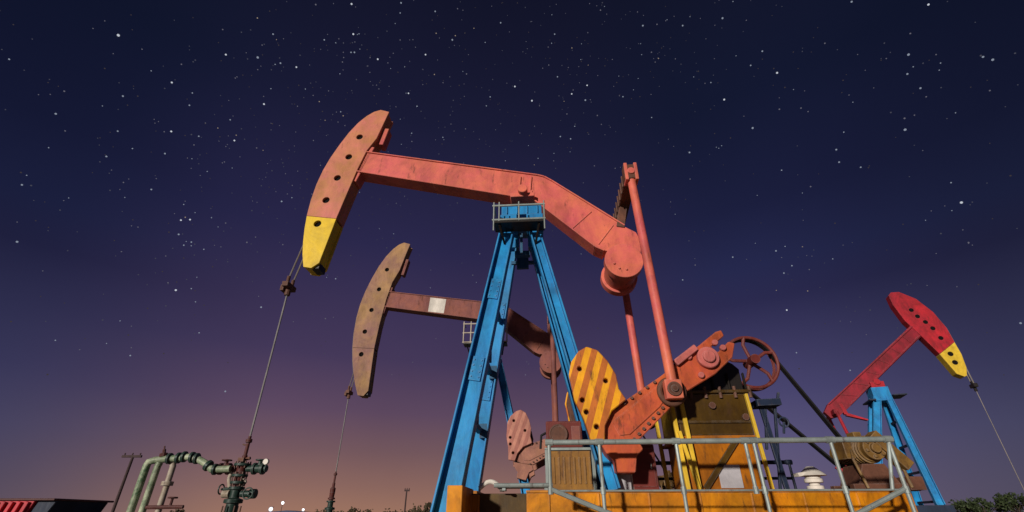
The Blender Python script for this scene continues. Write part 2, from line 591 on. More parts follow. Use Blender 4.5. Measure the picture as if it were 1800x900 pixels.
# ------------------------------------------------------------------ the beam pump, measured once in its own frame
A = Frame(.24, 8.0, R(-4))
PIV = A(920, 345, 0)
HEAD = A.poly([(533, 469), (532, 447), (533, 425), (535, 405), (539, 380)], -.19)
HEAD_UP = A.poly([(539, 379), (546, 352), (556, 324), (567, 300), (580, 278), (596, 255), (613, 233), (629, 216), (644, 204), (657, 196.5), (669, 193), (684, 196.5), (675, 215.5), (662, 243), (645, 264), (629, 296), (609, 342), (591, 384)], -.19)
HEAD_TIP = A.poly([(591, 384.5), (561, 462), (547, 471), (533, 469), (531.5, 447), (532.5, 425), (535, 402), (539, 379.5)], -.19)
HOLES_UP = [(*A(x, y, -.19), .078) for x, y in ((632, 240.5), (613, 275.5), (593, 312.5), (573, 351.5))]
HOLE_TIP = [(*A(558, 393, -.19), .080)]
BEAM = A.poly([(632, 267), (780, 287), (945, 309), (957, 312), (970, 319), (1098, 398), (1118, 408), (1128, 425), (1126, 452), (1062, 440), (1046, 433), (940, 352), (925, 347), (905, 345), (760, 322), (628, 301)], -.15)
BOT = A.poly([(628, 301), (760, 322), (905, 345), (925, 347), (940, 352), (1046, 433), (1062, 440)], -.15)
TOP = A.poly([(640, 268), (780, 287), (945, 309), (957, 312), (970, 319), (1098, 398)], -.15)
DRUM = A(1097, 457, -.42)
DRUM_R = .35
EQ = A(1108, 306, -1.05)
PIN = A(1182, 687, -1.05)
SHAFT = A(1243, 630, -.95)
CRANK = A.poly([(1044, 742), (1163, 660), (1225, 610), (1258, 583), (1268, 580), (1273, 590), (1250, 609), (1262, 619), (1281, 600), (1292, 603), (1288, 628), (1258, 657), (1200, 692), (1172, 724), (1125, 772), (1085, 778), (1050, 772)], -.95)
PANEL = A.poly([(1076, 741), (1158, 677), (1170, 702), (1160, 716), (1108, 764), (1090, 766)], -.965)
CW = A.poly([(1040, 777), (1027, 737), (1010, 703), (1000, 658), (1004, 636), (1017, 617), (1031, 609), (1050, 615), (1068, 634), (1083, 658), (1088, 683), (1101, 702), (1076, 722), (1064, 748), (1063, 775)], -1.06)
CW_HOLES = [(*A(x, y, -1.06), .038) for x, y in ((1019, 648), (1065, 669), (1024, 703), (1031, 724), (1049, 750))]
CW2 = A.poly([(1056, 781), (1122, 775), (1130, 790), (1119, 802), (1117, 831), (1083, 831), (1080, 812), (1066, 798)], -.9)
LEG_FT, LEG_FB = A(893, 402, -.38), A(791, 862, -.86)
LEG_RT, LEG_RB = A(938, 402, -.38), A(1076, 862, -.62)
SKID_X0, SKID_X1 = A(812, 880, -.75)[0], A(1597, 866, -.75)[0]
SKID_Z = A(1000, 862, -.75)[1]
EX0, EX1, EZ = A(785, 880, -1.22)[0], A(812, 880, -1.22)[0], A(798, 853, -1.22)[1]
ST0, ST1 = A(1200, 800, -.55)[0], A(1338, 800, -.55)[0]
ST_Z1, ST_Z2, ST_Z3 = A(1260, 772, -.55)[1], A(1260, 692, -.55)[1], A(1260, 646, -.55)[1]
WHEEL = A(1318, 638, .8)
WHEEL_R = .47
MOTOR = A(1480, 800, .8)
PLAT_Z = A(912, 387, -.8)[1]
PX0, PX1 = A(868, 387, -.8)[0], A(957, 387, -.8)[0]


def rot(p, c, a):
    x, z = p[0] - c[0], p[1] - c[1]
    return (c[0] + x * math.cos(a) - z * math.sin(a), c[1] + x * math.sin(a) + z * math.cos(a))


def beam_pump(F0, label, beam_rot=0.0, mats=None, full=True, rod_end=None, head_label=None):
    mt = dict(beam='coral', head='head', tip='tip', leg='blue', crank='crank', cw='stripe', pit='coral', eq='rusty', stand='stand', skid='skid', rail='galv', gear='shade_brown')
    mt.update(mats or {})
    K = {k: M[v] for k, v in mt.items()}
    root = empty('pumpjack', (F0.x, F0.y, 0), F0.yaw)
    tag(root, label, 'pumpjack')
    B = lambda p: rot(p, PIV, beam_rot)
    Bp = lambda poly: [B(p) for p in poly]
    ha, hb_ = HEAD_TIP[2], HEAD_UP[10]           # toe and crown of the head
    hx, hz_ = hb_[0] - ha[0], hb_[1] - ha[1]
    hl = math.hypot(hx, hz_); hx, hz_ = hx / hl, hz_ / hl
    hc = A(602, 330, -.19)
    def Hh(p):
        if full:
            return tuple(p[:2])
        dx_, dz_ = p[0] - hc[0], p[1] - hc[1]
        al = dx_ * hx + dz_ * hz_
        ac = dx_ * hz_ - dz_ * hx
        al2 = al * 1.30
        ac2 = ac * 1.12 + .055 * (al2 * al2 - al * al)
        return (hc[0] + al2 * hx + ac2 * hz_, hc[1] + al2 * hz_ - ac2 * hx)
    BH = lambda p: B(Hh(p))
    BHp = lambda poly: [BH(p) for p in poly]
    # --- horsehead: two cheek plates with holes, a curved wrapper between
    hb = MB()
    hb.plate(BHp(HEAD_UP), [(*BH(h[:2]), h[2]) for h in HOLES_UP], -.19, -.13)
    hb.plate(BHp(HEAD_UP), [(*BH(h[:2]), h[2]) for h in HOLES_UP], .13, .19)
    up = BHp(HEAD_UP)
    inner = [(p[0] + (sum(q[0] for q in up) / len(up) - p[0]) * .03, p[1] + (sum(q[1] for q in up) / len(up) - p[1]) * .012) for p in up]
    hb.prism(inner, -.131, .131)
    hd = hb.build('horsehead', [K['head']], root, .006)
    for h in HOLES_UP:          # black discs paint the shade inside the holes
        c = BH(h[:2])
        MB().cyl((c[0], -.134, c[1]), (c[0], -.125, c[1]), h[2] - .001, 16).build('hole_shade', M['void'], hd)
    tb = MB()
    tp = BHp(HEAD_TIP)
    tb.plate(tp, [(*BH(HOLE_TIP[0][:2]), HOLE_TIP[0][2])], -.191, -.13)
    tb.plate(tp, [(*BH(HOLE_TIP[0][:2]), HOLE_TIP[0][2])], .13, .191)
    cx = sum(q[0] for q in tp) / len(tp); cz = sum(q[1] for q in tp) / len(tp)
    tb.prism([(p[0] + (cx - p[0]) * .05, p[1] + (cz - p[1]) * .012) for p in tp], -.131, .131)
    c = BH(HOLE_TIP[0][:2])
    ht = tb.build('head_tip', K['tip'], hd, .006)
    MB().cyl((c[0], -.134, c[1]), (c[0], -.125, c[1]), .079, 16).build('hole_shade', M['void'], ht)
    # back pad and hinge between head and beam
    hk = MB()
    p0, p1 = B(A(655, 258, -.15)), B(A(622, 318, -.15))
    hk.bar((p0[0], 0, p0[1]), (p1[0], 0, p1[1]), .10, .30)
    hk.build('head_bracket', K['beam'], hd, .01)
    hk = MB()
    p0, p1 = BH(A(676, 222, -.19)), BH(A(664, 250, -.19))
    hk.bar((p0[0] + .04, 0, p0[1]), (p1[0] + .05, 0, p1[1]), .10, .24)
    hk.build('back_pad', K['beam'], hd, .01)
        # lower stop block at the toe
    q = BH(A(553, 466, -.15))
    MB().box(q[0] - .06, q[0] + .1, -.14, .14, q[1] - .08, q[1] + .06).build('toe_block', M['black'], hd, .01)
    # --- walking beam: plate box with flanges
    bb = MB()
    bb.prism(Bp(BEAM), -.15, .15)
    for line, dz in ((BOT, -.012), (TOP, .012)):
        for a, b in zip(line, line[1:]):
            a, b = B((a[0], a[1] + dz)), B((b[0], b[1] + dz))
            bb.bar((a[0], 0, a[1]), (b[0], 0, b[1]), .03, .37)
    for px in (912, 931):
        a, b = B(A(px + 3, 311, -.15)), B(A(px, 344, -.15))
        bb.bar((a[0], -.165, a[1]), (b[0], -.165, b[1]), .035, .035)
    for px, py, qx, qy in ((1040, 372, 1006, 402), (1078, 396, 1052, 430)):
        a, b = B(A(px, py, -.15)), B(A(qx, qy, -.15))
        bb.bar((a[0], -.158, a[1]), (b[0], -.158, b[1]), .02, .02)
    wb = bb.build('walking_beam', K['beam'], root, .008)
    # tail drum (underslung, across the beam), cheek discs
    dc = B(DRUM)
    db = MB()
    db.cyl((dc[0], -.42, dc[1]), (dc[0], -.24, dc[1]), DRUM_R, 40)
    db.cyl((dc[0], .24, dc[1]), (dc[0], .42, dc[1]), DRUM_R, 40)
    db.cyl((dc[0], -.239, dc[1]), (dc[0], .239, dc[1]), DRUM_R - .05, 40)
    for k in range(3):
        a = R(200 + k * 38)
        db.cyl((dc[0] + .2 * math.cos(a), -.45, dc[1] + .2 * math.sin(a)), (dc[0] + .2 * math.cos(a), -.415, dc[1] + .2 * math.sin(a)), .022, 8)
    db.build('tail_weight', K['beam'], wb, .008, smooth=True)
    # saddle bearing
    sb = MB()
    z = PIV[1]
    sb.box(PIV[0] - .26, PIV[0] + .24, -.3, .3, z - .22, z - .125)
    sb.cyl((PIV[0], -.42, z - .10), (PIV[0], .42, z - .10), .10, 20)
    sb.box(PIV[0] - .2, PIV[0] + .2, -.18, .18, z - .12, z + .02)
    sb.build('saddle_bearing', K['beam'], wb, .01, smooth=True)
    # --- equalizer and its hanger
    e = B(EQ)
    eb = MB()
    eb.box(e[0] - .11, e[0] + .11, -1.14, 1.14, e[1] - .11, e[1] + .11)
    eb.box(e[0] - .13, e[0] + .13, -1.145, -.96, e[1] - .16, e[1] + .16)
    eb.box(e[0] - .13, e[0] + .13, .96, 1.145, e[1] - .16, e[1] + .16)
    tq = B(A(1090, 402, -.1))
    for yy in (-.15, .15):
        eb.bar((e[0], yy, e[1]), (tq[0], yy, tq[1]), .16, .06)
    for k in range(9):
        yy = -.85 + k * .21
        eb.box(e[0] - .135, e[0] - .11, yy, yy + .04, e[1] - .13, e[1] + .13)
    eq = eb.build('equalizer', K['eq'], root, .01)
    for s in (-1, 1):
        cap = MB()
        for dx in (-.09, .09):
            cap.box(e[0] + dx - .03, e[0] + dx + .03, s * 1.05 - .11, s * 1.05 + .11, e[1] - .2, e[1] + .19)
        cap.cyl((e[0], s * 1.17, e[1]), (e[0], s * .93, e[1]), .07, 14)
        cap.build('pin_bracket', K['pit'], eq, .008)
    # --- crank side
    L0 = math.hypot(EQ[0] - PIN[0], EQ[1] - PIN[1])
    r0 = math.hypot(PIN[0] - SHAFT[0], PIN[1] - SHAFT[1])
    a0 = math.atan2(PIN[1] - SHAFT[1], PIN[0] - SHAFT[0])
    crot = 0.0
    if beam_rot:
        best = None
        for k in range(-900, 901):
            a = R(k / 10)
            p = rot(PIN, SHAFT, a)
            err = abs(math.hypot(p[0] - e[0], p[1] - e[1]) - L0) + abs(a) * .01
            if best is None or err < best[0]:
                best = (err, a)
        crot = best[1]
    Cr = lambda p: rot(p, SHAFT, crot)
    Cp = lambda poly: [Cr(p) for p in poly]
    pin = Cr(PIN)
    for s in (-1, 1):
        lo, hi = sorted((s * .95, s * .80))
        cb = MB().prism(Cp(CRANK), lo, hi)
        lo2, hi2 = sorted((s * .97, s * .945))
        cb.prism(Cp(PANEL), lo2, hi2)
        crank = cb.build('crank', K['crank'], root, .012)
        # hub boss, clamp bolts, pin
        sh = SHAFT
        pb = MB()
        pb.cyl((sh[0], s * 1.03, sh[1]), (sh[0], s * .7, sh[1]), .16, 24)
        pb.cyl((sh[0], s * 1.08, sh[1]), (sh[0], s * 1.0, sh[1]), .09, 18)
        for qx, qy in ((1256, 603), (1270, 612), (1210, 628), (1232, 660)):
            q = Cr(A(qx, qy, -.95))
            pb.cyl((q[0], s * 1.0, q[1]), (q[0], s * .92, q[1]), .05, 8)
        q0, q1 = Cr(A(1186, 640, -.95)), Cr(A(1222, 612, -.95))
        pb.bar((q0[0], s * .98, q0[1]), (q1[0], s * .98, q1[1]), .10, .10)
        pb.build('hub', M['pink'] if full else K['crank'], crank, .012, smooth=True)
        pn = MB()
        pn.cyl((pin[0], s * 1.20, pin[1]), (pin[0], s * .9, pin[1]), .10, 20)
        pn.ring((pin[0], s * 1.0, pin[1]), .17, .045)
        pn.cyl((pin[0], s * 1.23, pin[1]), (pin[0], s * 1.19, pin[1]), .05, 8)
        pn.build('crank_pin', M['rusty'], crank, .006, smooth=True)
        lo, hi = sorted((s * 1.06, s * .955))
        w = MB().plate(Cp(CW), [(*Cr(h[:2]), h[2]) for h in CW_HOLES], lo, hi, 10)
        cwo = w.build('counterweight', K['cw'], crank, .012)
        core = MB()
        lo, hi = sorted((s * .953, s * .76))
        cen = (sum(p[0] for p in CW) / len(CW), sum(p[1] for p in CW) / len(CW))
        core.prism(Cp([(p[0] + (cen[0] - p[0]) * .06, p[1] + (cen[1] - p[1]) * .06) for p in CW]), lo, hi)
        core.build('weight_core', M['rusty'], crank, .01)
        lo, hi = sorted((s * .94, s * .62))
        MB().prism(Cp(CW2), lo, hi).build('counterweight', K['crank'], crank, .012)
        # bolts that clamp the weights along the crank's edge
        for k in range(7):
            t = k / 6
            q = Cr(A(1070 + (1150 - 1070) * t, 725 - 55 * t, -.95))
            MB().cyl((q[0], s * .99, q[1] - .02), (q[0], s * .94, q[1] - .02), .022, 6).build('clamp_bolt', M['rusty'], crank)
            q = Cr(A(1115 + 50 * t, 776 - 55 * t, -.95))
            MB().cyl((q[0], s * .99, q[1] + .03), (q[0], s * .94, q[1] + .03), .022, 6).build('clamp_bolt', M['rusty'], crank)
        # pitman
        pm = MB()
        pm.cyl((e[0], s * 1.05, e[1] - .1), (pin[0], s * 1.10, pin[1] + .12), .075, 14)
        pm.box(pin[0] - .12, pin[0] + .12, *sorted((s * 1.02, s * 1.17)), pin[1] - .13, pin[1] + .14)
        pm.build('pitman_arm', K['pit'], root, .01, smooth=True)
    # --- samson post
    for s in (-1, 1):
        foot = (LEG_FT[0] + (LEG_FB[0] - LEG_FT[0]) * (LEG_FT[1] - 0) / (LEG_FT[1] - LEG_FB[1]), LEG_FB[1])
        t = LEG_FT[1] / (LEG_FT[1] - LEG_FB[1])
        yb = .38 + (.86 - .38) * t
        MB().hbeam((LEG_FT[0], s * .38, LEG_FT[1]), (foot[0], s * yb, 0), .27, .24, .36, .30).build('leg', K['leg'], root, .006)
        for t in ((.30, .62) if full else ()):
            xx = LEG_FT[0] + (LEG_FB[0] - LEG_FT[0]) * t
            zz = LEG_FT[1] + (LEG_FB[1] - LEG_FT[1]) * t
            yy = .38 + (.86 - .38) * t
            dv_ = (Vector((LEG_FT[0], s * .38, LEG_FT[1])) - Vector((LEG_FB[0], s * .86, LEG_FB[1]))).normalized()
            cc = Vector((xx, s * yy - .04, zz))
            sp = MB().bar(cc - dv_ * .2, cc + dv_ * .2, .19, .03)
            for ka in (-.14, -.05, .05, .14):
                pr = dv_.cross(Vector((0, 1, 0))).normalized()
                for kb in (-.06, .06):
                    q = cc + dv_ * ka + pr * kb
                    sp.cyl(q + Vector((0, -.03, 0)), q, .016, 6)
            sp.build('splice_plate', K['leg'], root, .003)
        MB().hbeam((LEG_RT[0], s * .38, LEG_RT[1]), (LEG_RB[0], s * .62, SKID_Z), .20, .20, .23, .22).build('leg', K['leg'], root, .006)
    cpz = A(915, 364, -.42)[1]
    cpx0, cpx1 = A(882, 370, -.42)[0], A(952, 370, -.42)[0]
    cb = MB()
    cb.box(cpx0, cpx1, -.46, .46, cpz - .20, cpz)
    for s in (-1, 1):
        cb.box(cpx0 - .02, cpx0 + .30, *sorted((s * .48, s * .24)), LEG_FT[1] - .06, cpz - .205)
        cb.box(cpx1 - .30, cpx1 + .02, *sorted((s * .48, s * .24)), LEG_FT[1] - .06, cpz - .205)
        for k in range(4):
            xx = cpx0 + .1 + k * .2
            cb.box(xx, xx + .02, *sorted((s * .49, s * .46)), cpz - .19, cpz - .01)
    cb.build('post_cap', K['leg'], root, .008)
    for t in (.34, .56, .78):
        br = MB()
        xx = LEG_FT[0] + (LEG_FB[0] - LEG_FT[0]) * t
        zz = LEG_FT[1] + (LEG_FB[1] - LEG_FT[1]) * t
        yy = .38 + (.86 - .38) * t - .1
        br.bar((xx + .02, -yy, zz), (xx + .02, yy, zz), .09, .09)
        if t > .5:
            br.box(xx + .02, xx + .16, yy - .05, yy + .10, zz - .12, zz + .12)
            br.box(xx + .05, xx + .16, -yy - .02, -yy + .14, zz - .10, zz + .10)
        br.build('brace', M['bluedark'], root, .005)
    br = MB()
    xx = (LEG_FT[0] + LEG_RT[0]) / 2
    br.box(xx - .14, xx + .16, -.06, .06, LEG_FT[1] - .42, LEG_FT[1] - .32)
    br.box(xx - .12, xx + .12, .25, .31, LEG_FT[1] - .55, LEG_FT[1] - .15)
    br.box(xx - .02, xx + .03, -.30, -.25, LEG_FT[1] - .5, LEG_FT[1] - .06)
    br.bar((LEG_FT[0] + .02, .3, LEG_FT[1] - .4), (LEG_RT[0] - .02, .3, LEG_FT[1] - .4), .07, .06)
    br.build('brace', M['bluedark'], root, .005)
    # service platform with rail
    pf = MB()
    if not full:
        PLAT_X0, PLAT_X1 = PX0 - .22, PX1 + .22
    else:
        PLAT_X0, PLAT_X1 = PX0, PX1
    pf.box(PLAT_X0, PLAT_X1, -.82, -.48, PLAT_Z - .05, PLAT_Z - .01)
    pf.bar((PLAT_X0 + .1, -.75, PLAT_Z - .05), (PLAT_X0 + .18, -.42, PLAT_Z - .3), .04, .04)
    pf.bar((PLAT_X1 - .1, -.75, PLAT_Z - .05), (PLAT_X1 - .18, -.42, PLAT_Z - .3), .04, .04)
    plat = pf.build('service_platform', M['black'], root, .004)
    rl = MB()
    rh = .33 if full else .62
    for xx in ((PLAT_X0, PLAT_X0 + .10, (PLAT_X0 + PLAT_X1) / 2, PLAT_X1) if full else [PLAT_X0 + (PLAT_X1 - PLAT_X0) * k / 6 for k in range(7)]):
        rl.cyl((xx, -.82, PLAT_Z - .22 if full and xx in (PLAT_X0, PLAT_X1) else PLAT_Z - .02), (xx, -.82, PLAT_Z + rh + .08), .014 if full else .02, 6)
    for zz in ((.01, .33) if full else (.01, .32, .62)):
        rl.cyl((PLAT_X0 - .03, -.82, PLAT_Z + zz), (PLAT_X1 + .02, -.82, PLAT_Z + zz), .022, 8)
    for xx in (PLAT_X0, PLAT_X1):
        rl.cyl((xx, -.82, PLAT_Z + rh), (xx, -.48, PLAT_Z + rh), .018, 6)
    rl.build('platform_rail', K['rail'], plat)
    # --- gearbox stand and gearbox
    sx0, sx1 = ST0, ST1
    sk = MB()
    sk.box(sx0 + .06, sx1 - .06, -.52, .52, SKID_Z, ST_Z1 - .004)
    sk.box(sx0 - .02, sx1 + .02, -.58, .58, ST_Z1, ST_Z1 + .05)
    stand = sk.build('gearbox_stand', K['stand'], root, .008)
    pmat = M['post'] if full else K['stand']
    for xx in (sx0 - .06, sx0 + .09, sx1 - .03):
        for s in (-1, 1):
            MB().bar((xx + .05, s * .60, SKID_Z), (xx, s * .60, ST_Z2 - .02), .06 if xx < sx1 - .1 else .045, .06).build('stand_post', pmat, stand, .006)
    MB().bar((sx0 + .12, -.66, SKID_Z), (sx0 - .02, -.66, ST_Z1 + .1), .05, .05).build('stand_post', pmat, stand, .006)
    MB().bar((sx0 + .24, -.545, SKID_Z + .02), (sx0 + .80, -.545, ST_Z1 - .02), .08, .035).build('stand_shadow', M['shade_brown'], stand, .006)  # dark strip shaped as a cast shadow across the stand
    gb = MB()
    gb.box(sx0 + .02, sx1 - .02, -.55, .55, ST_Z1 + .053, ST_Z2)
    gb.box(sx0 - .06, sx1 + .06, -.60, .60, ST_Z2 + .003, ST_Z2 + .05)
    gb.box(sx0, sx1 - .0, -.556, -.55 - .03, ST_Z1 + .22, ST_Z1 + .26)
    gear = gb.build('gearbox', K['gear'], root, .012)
    tp_ = MB()
    cxs = (sx0 + sx1) / 2
    prof = [(sx0, ST_Z2 + .053), (sx1, ST_Z2 + .053), (sx1, ST_Z3 - .05)]
    for k in range(9):
        a = R(20 + k * 17.5)
        prof.append((cxs + .60 * math.cos(a), ST_Z3 - .15 + .36 * math.sin(a)))
    prof.append((sx0, ST_Z3 - .05))
    tp_.prism(prof, -.5, .5)
    for k in range(5):
        xx = sx0 + .15 + k * .24
        tp_.box(xx, xx + .03, -.56, -.502, ST_Z2 + .055, ST_Z2 + .32)
    tp_.build('gear_cover', M['black'], gear, .015)
    for k in range(6):
        xx = sx0 + .05 + k * .22
        MB().cyl((xx, -.575, ST_Z2 + .10), (xx, -.575, ST_Z2 - .07), .025, 8).build('cover_bolt', M['rusty'], gear, smooth=True)
    for qx, qz in ((sx0 + .55, ST_Z2 - .18), (sx0 + 1.0, ST_Z1 + .30)):
        MB().cyl((qx, -.60, qz), (qx, -.53, qz), .05, 10).build('oil_plug', M['rusty'], gear, smooth=True)
    MB().box(ST1 - .64, ST1 - .33, -.535, -.524, SKID_Z + .03, SKID_Z + .33).build('nameplate', M['plate'], stand, .004)
    # --- flywheel, belt, motor
    fw = MB()
    fw.ring((WHEEL[0], .735, WHEEL[1]), WHEEL_R, .030, n=48)
    fw.ring((WHEEL[0], .91, WHEEL[1]), WHEEL_R, .03, n=48, k=6)
    fw.cyl((WHEEL[0], .52, WHEEL[1]), (WHEEL[0], .92, WHEEL[1]), .085, 18)
    for k in range(5):
        a = R(20 + 72 * k)
        pts = [(WHEEL[0] + rr * math.cos(a + bend), .74, WHEEL[1] + rr * math.sin(a + bend)) for rr, bend in ((.07, 0), (.2, .16), (.33, .18), (WHEEL_R, .02))]
        fw.tube(pts, .032, 8)
    fw.build('flywheel', M['maroon'] if full else K['crank'], root, smooth=True)
    mr_ = .17
    dx, dz = MOTOR[0] - WHEEL[0], MOTOR[1] - WHEEL[1]
    d = math.hypot(dx, dz)
    base = math.atan2(dz, dx)
    off = math.acos((WHEEL_R - mr_) / d)
    outer, innr = [], []
    for (rad, thick, dst) in ((0, .0, innr), (0, .03, outer)):
        for k in range(25):
            a = base + off + (2 * math.pi - 2 * off) * k / 24
            dst.append((WHEEL[0] + (WHEEL_R - .035 + thick) * math.cos(a), WHEEL[1] + (WHEEL_R - .035 + thick) * math.sin(a)))
        for k in range(13):
            a = base - off + 2 * off * k / 12
            dst.append((MOTOR[0] + (mr_ + thick) * math.cos(a), MOTOR[1] + (mr_ + thick) * math.sin(a)))
    n = len(outer)
    for y0 in (.765, .805, .845):
        bt = MB()
        vs = [(p[0], y, p[1]) for y in (y0, y0 + .032) for lp in (innr, outer) for p in lp]
        fs = []
        for i in range(n):
            j = (i + 1) % n
            fs += [(i, j, n + j, n + i), (2 * n + i, 3 * n + i, 3 * n + j, 2 * n + j), (n + i, n + j, 3 * n + j, 3 * n + i), (i, 2 * n + i, 2 * n + j, j)]
        bt.add(vs, fs)
        bt.build('drive_belt', M['belt'], root)
    mo = MB()
    mo.cyl((MOTOR[0], .0, MOTOR[1]), (MOTOR[0], .66, MOTOR[1]), .18, 24)
    for k in range(9):
        yy = .04 + k * .07
        mo.cyl((MOTOR[0], yy, MOTOR[1]), (MOTOR[0], yy + .02, MOTOR[1]), .20, 24)
    mo.cyl((MOTOR[0], -.10, MOTOR[1]), (MOTOR[0], -.005, MOTOR[1]), .16, 24)
    for k in range(6):
        a = R(60 * k + 15)
        mo.cyl((MOTOR[0] + .12 * math.cos(a), -.13, MOTOR[1] + .12 * math.sin(a)), (MOTOR[0] + .12 * math.cos(a), -.09, MOTOR[1] + .12 * math.sin(a)), .022, 6)
    mo.cyl((MOTOR[0], -.16, MOTOR[1]), (MOTOR[0], -.09, MOTOR[1]), .07, 14)
    mo.bar((MOTOR[0] + .02, -.05, MOTOR[1] + .2), (MOTOR[0] + .40, -.05, MOTOR[1] - .26), .16, .2)
    mo.cyl((MOTOR[0], .66, MOTOR[1]), (MOTOR[0], .92, MOTOR[1]), .05, 12)
    mo.cyl((MOTOR[0], .755, MOTOR[1]), (MOTOR[0], .885, MOTOR[1]), mr_ - .012, 24)
    mo.box(MOTOR[0] - .30, MOTOR[0] - .16, .15, .45, MOTOR[1] - .12, MOTOR[1] + .14)
    mo.box(MOTOR[0] - .06, MOTOR[0] + .06, .2, .4, MOTOR[1] + .17, MOTOR[1] + .28)
    mo.tube([(MOTOR[0] + .05, .1, MOTOR[1] + .2), (MOTOR[0] + .24, 0, MOTOR[1] + .14), (MOTOR[0] + .32, -.05, MOTOR[1] - .1), (MOTOR[0] + .36, -.05, SKID_Z + .05)], .025, 8)
    mo.tube([(MOTOR[0] - .22, .12, MOTOR[1]), (MOTOR[0] - .3, 0, MOTOR[1] - .15), (MOTOR[0] - .28, -.1, SKID_Z + .04)], .022, 8)
    motor = mo.build('motor', M['motor'], root, .008, smooth=True)
    mb = MB()
    mb.bar((MOTOR[0] - .42, .05, SKID_Z + .06), (MOTOR[0] + .5, .05, SKID_Z + .06), .10, .12)
    mb.bar((MOTOR[0] - .42, .6, SKID_Z + .06), (MOTOR[0] + .5, .6, SKID_Z + .06), .10, .12)
    mb.prism([(MOTOR[0] - .3, SKID_Z + .1), (MOTOR[0] + .3, SKID_Z + .1), (MOTOR[0] + .16, MOTOR[1] - .2), (MOTOR[0] - .16, MOTOR[1] - .2)], .06, .6)
    mb.box(MOTOR[0] + .34, MOTOR[0] + .56, -.05, .35, SKID_Z + .02, SKID_Z + .2)
    mb.build('motor_base', M['rusty'], motor, .006)
    # brake lever and its bracket between gearbox and motor
    lv = MB()
    g0 = A(1325, 711, -.2); g1 = A(1366, 709, -.2)
    lv.bar((g0[0], -.2, g0[1]), (g1[0], -.2, g1[1]), .10, .3)
    for (a, b, w) in (((1338, 715), (1384, 862), .07), ((1362, 715), (1372, 862), .035), ((1345, 712), (1348, 790), .03), ((1368, 690), (1366, 712), .03)):
        p, q = A(*a, -.2), A(*b, -.2)
        lv.bar((p[0], -.2, p[1]), (q[0], -.2, max(q[1], SKID_Z)), w, .05)
    p = A(1378, 742, -.2)
    lv.ring((p[0], -.2, p[1]), .07, .015, n=16, k=6)
    p2 = A(1378, 762, -.2)
    lv.bar((p[0], -.2, p[1]), (p2[0], -.2, p2[1]), .03, .03)
    lv.build('brake_lever', M['navy'], root, .004)
    # --- skid: two long beams, cross pieces, deck edge
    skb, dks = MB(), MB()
    for s in (-1, 1):
        lo, hi = sorted((s * .75, s * .45))
        skb.box(SKID_X0 + .9, SKID_X1, lo, hi, 0, SKID_Z)
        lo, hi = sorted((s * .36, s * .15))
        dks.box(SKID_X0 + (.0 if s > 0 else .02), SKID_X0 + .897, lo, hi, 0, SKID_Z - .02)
        lo, hi = sorted((s * .775, s * .44))
        skb.box(SKID_X0 + .895, SKID_X1 + .02, lo, hi, SKID_Z - .03, SKID_Z + .003)
        lo, hi = sorted((s * 1.22, s * .2))
        skb.box(EX0, EX1, lo, hi, 0, EZ)
    for xx in (SKID_X0 + .02, SKID_X0 + 1.5, SKID_X0 + 3.0, SKID_X0 + 5.2, SKID_X1 - .2):
        skb.box(xx, xx + .18, -.445, .445, SKID_Z - .4, SKID_Z - .035)
    for k in range(8):
        xx = SKID_X0 + 1.2 + k * .68
        skb.box(xx, xx + .025, -.768, -.752, SKID_Z - .5, SKID_Z - .035)
    skb.box(EX0 - 1.0, EX0 - .003, -1.2, 1.2, 0, .12)
    sko = skb.build('skid', K['skid'], root, .01)
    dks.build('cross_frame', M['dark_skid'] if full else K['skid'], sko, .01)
    # --- bridle, carrier bar, polished rod
    tipf = [BH(p) for p in HEAD_TIP[3:8]][::-1]
    bt0 = B(A(531, 440, -.1))
    xr = B(A(508, 508, 0))
    pts_f = [(p[0] - .03, p[1]) for p in [BH(q) for q in HEAD_UP[5::-1]]] + [(p[0] - .03, p[1]) for p in tipf[:3]]
    xrod = pts_f[-1][0] - .07
    zc = pts_f[-1][1] - .62
    if full:
        xrod, zc = A(508, 505, 0)
    cbm = MB()
    for yy in (-.09, .09):
        pts = [(p[0], yy, p[1]) for p in pts_f] + [(xrod, yy, zc + .12)]
        cbm.tube(pts, .016, 6)
    cbm.build('bridle', M['cable'], root)
    ca = MB()
    ca.box(xrod - .06, xrod + .06, -.17, .17, zc - .04, zc + .06)
    ca.cyl((xrod, -.09, zc + .05), (xrod, -.09, zc + .2), .035, 8)
    ca.cyl((xrod, .09, zc + .05), (xrod, .09, zc + .2), .035, 8)
    ca.cyl((xrod, 0, zc - .18), (xrod, 0, zc - .04), .055, 10)
    ca.box(xrod - .12, xrod - .05, -.1, .1, zc - .1, zc + .02)
    ca.build('carrier_bar', M['rusty'], root, .006)
    zend = rod_end if rod_end is not None else 1.4
    MB().cyl((xrod, 0, zc), (xrod, 0, zend), .017, 8).build('polished_rod', M['steel'], root)
    return root, xrod


pump1, XROD = beam_pump(A, 'large coral and blue pumpjack with yellow-tipped head, on a yellow skid, nearest the camera', rod_end=1.0)
A2 = Frame(-.74, 14.9, R(-4))
pump2, XROD2 = beam_pump(A2, 'dim tan headed pumpjack standing behind the blue legs of the nearest one', beam_rot=R(4.5),
                         mats=dict(beam='dull', head='tan', tip='tan', crank='dim_pink', cw='stripe2', pit='dull', eq='dull', stand='ochre', skid='ochre', rail='cream', gear='maroon'), full=False, rod_end=1.0)
# white band painted round the far beam
bandc = [rot(A(x, y, -.15), PIV, R(4.5)) for x, y in ((757, 286), (800, 292), (790, 325), (747, 319))]
bw = MB().prism(bandc, -.156, -.152)
bw.build('white_band', M['white'], [c for c in pump2.children if c.name.startswith('walking_beam')][0])

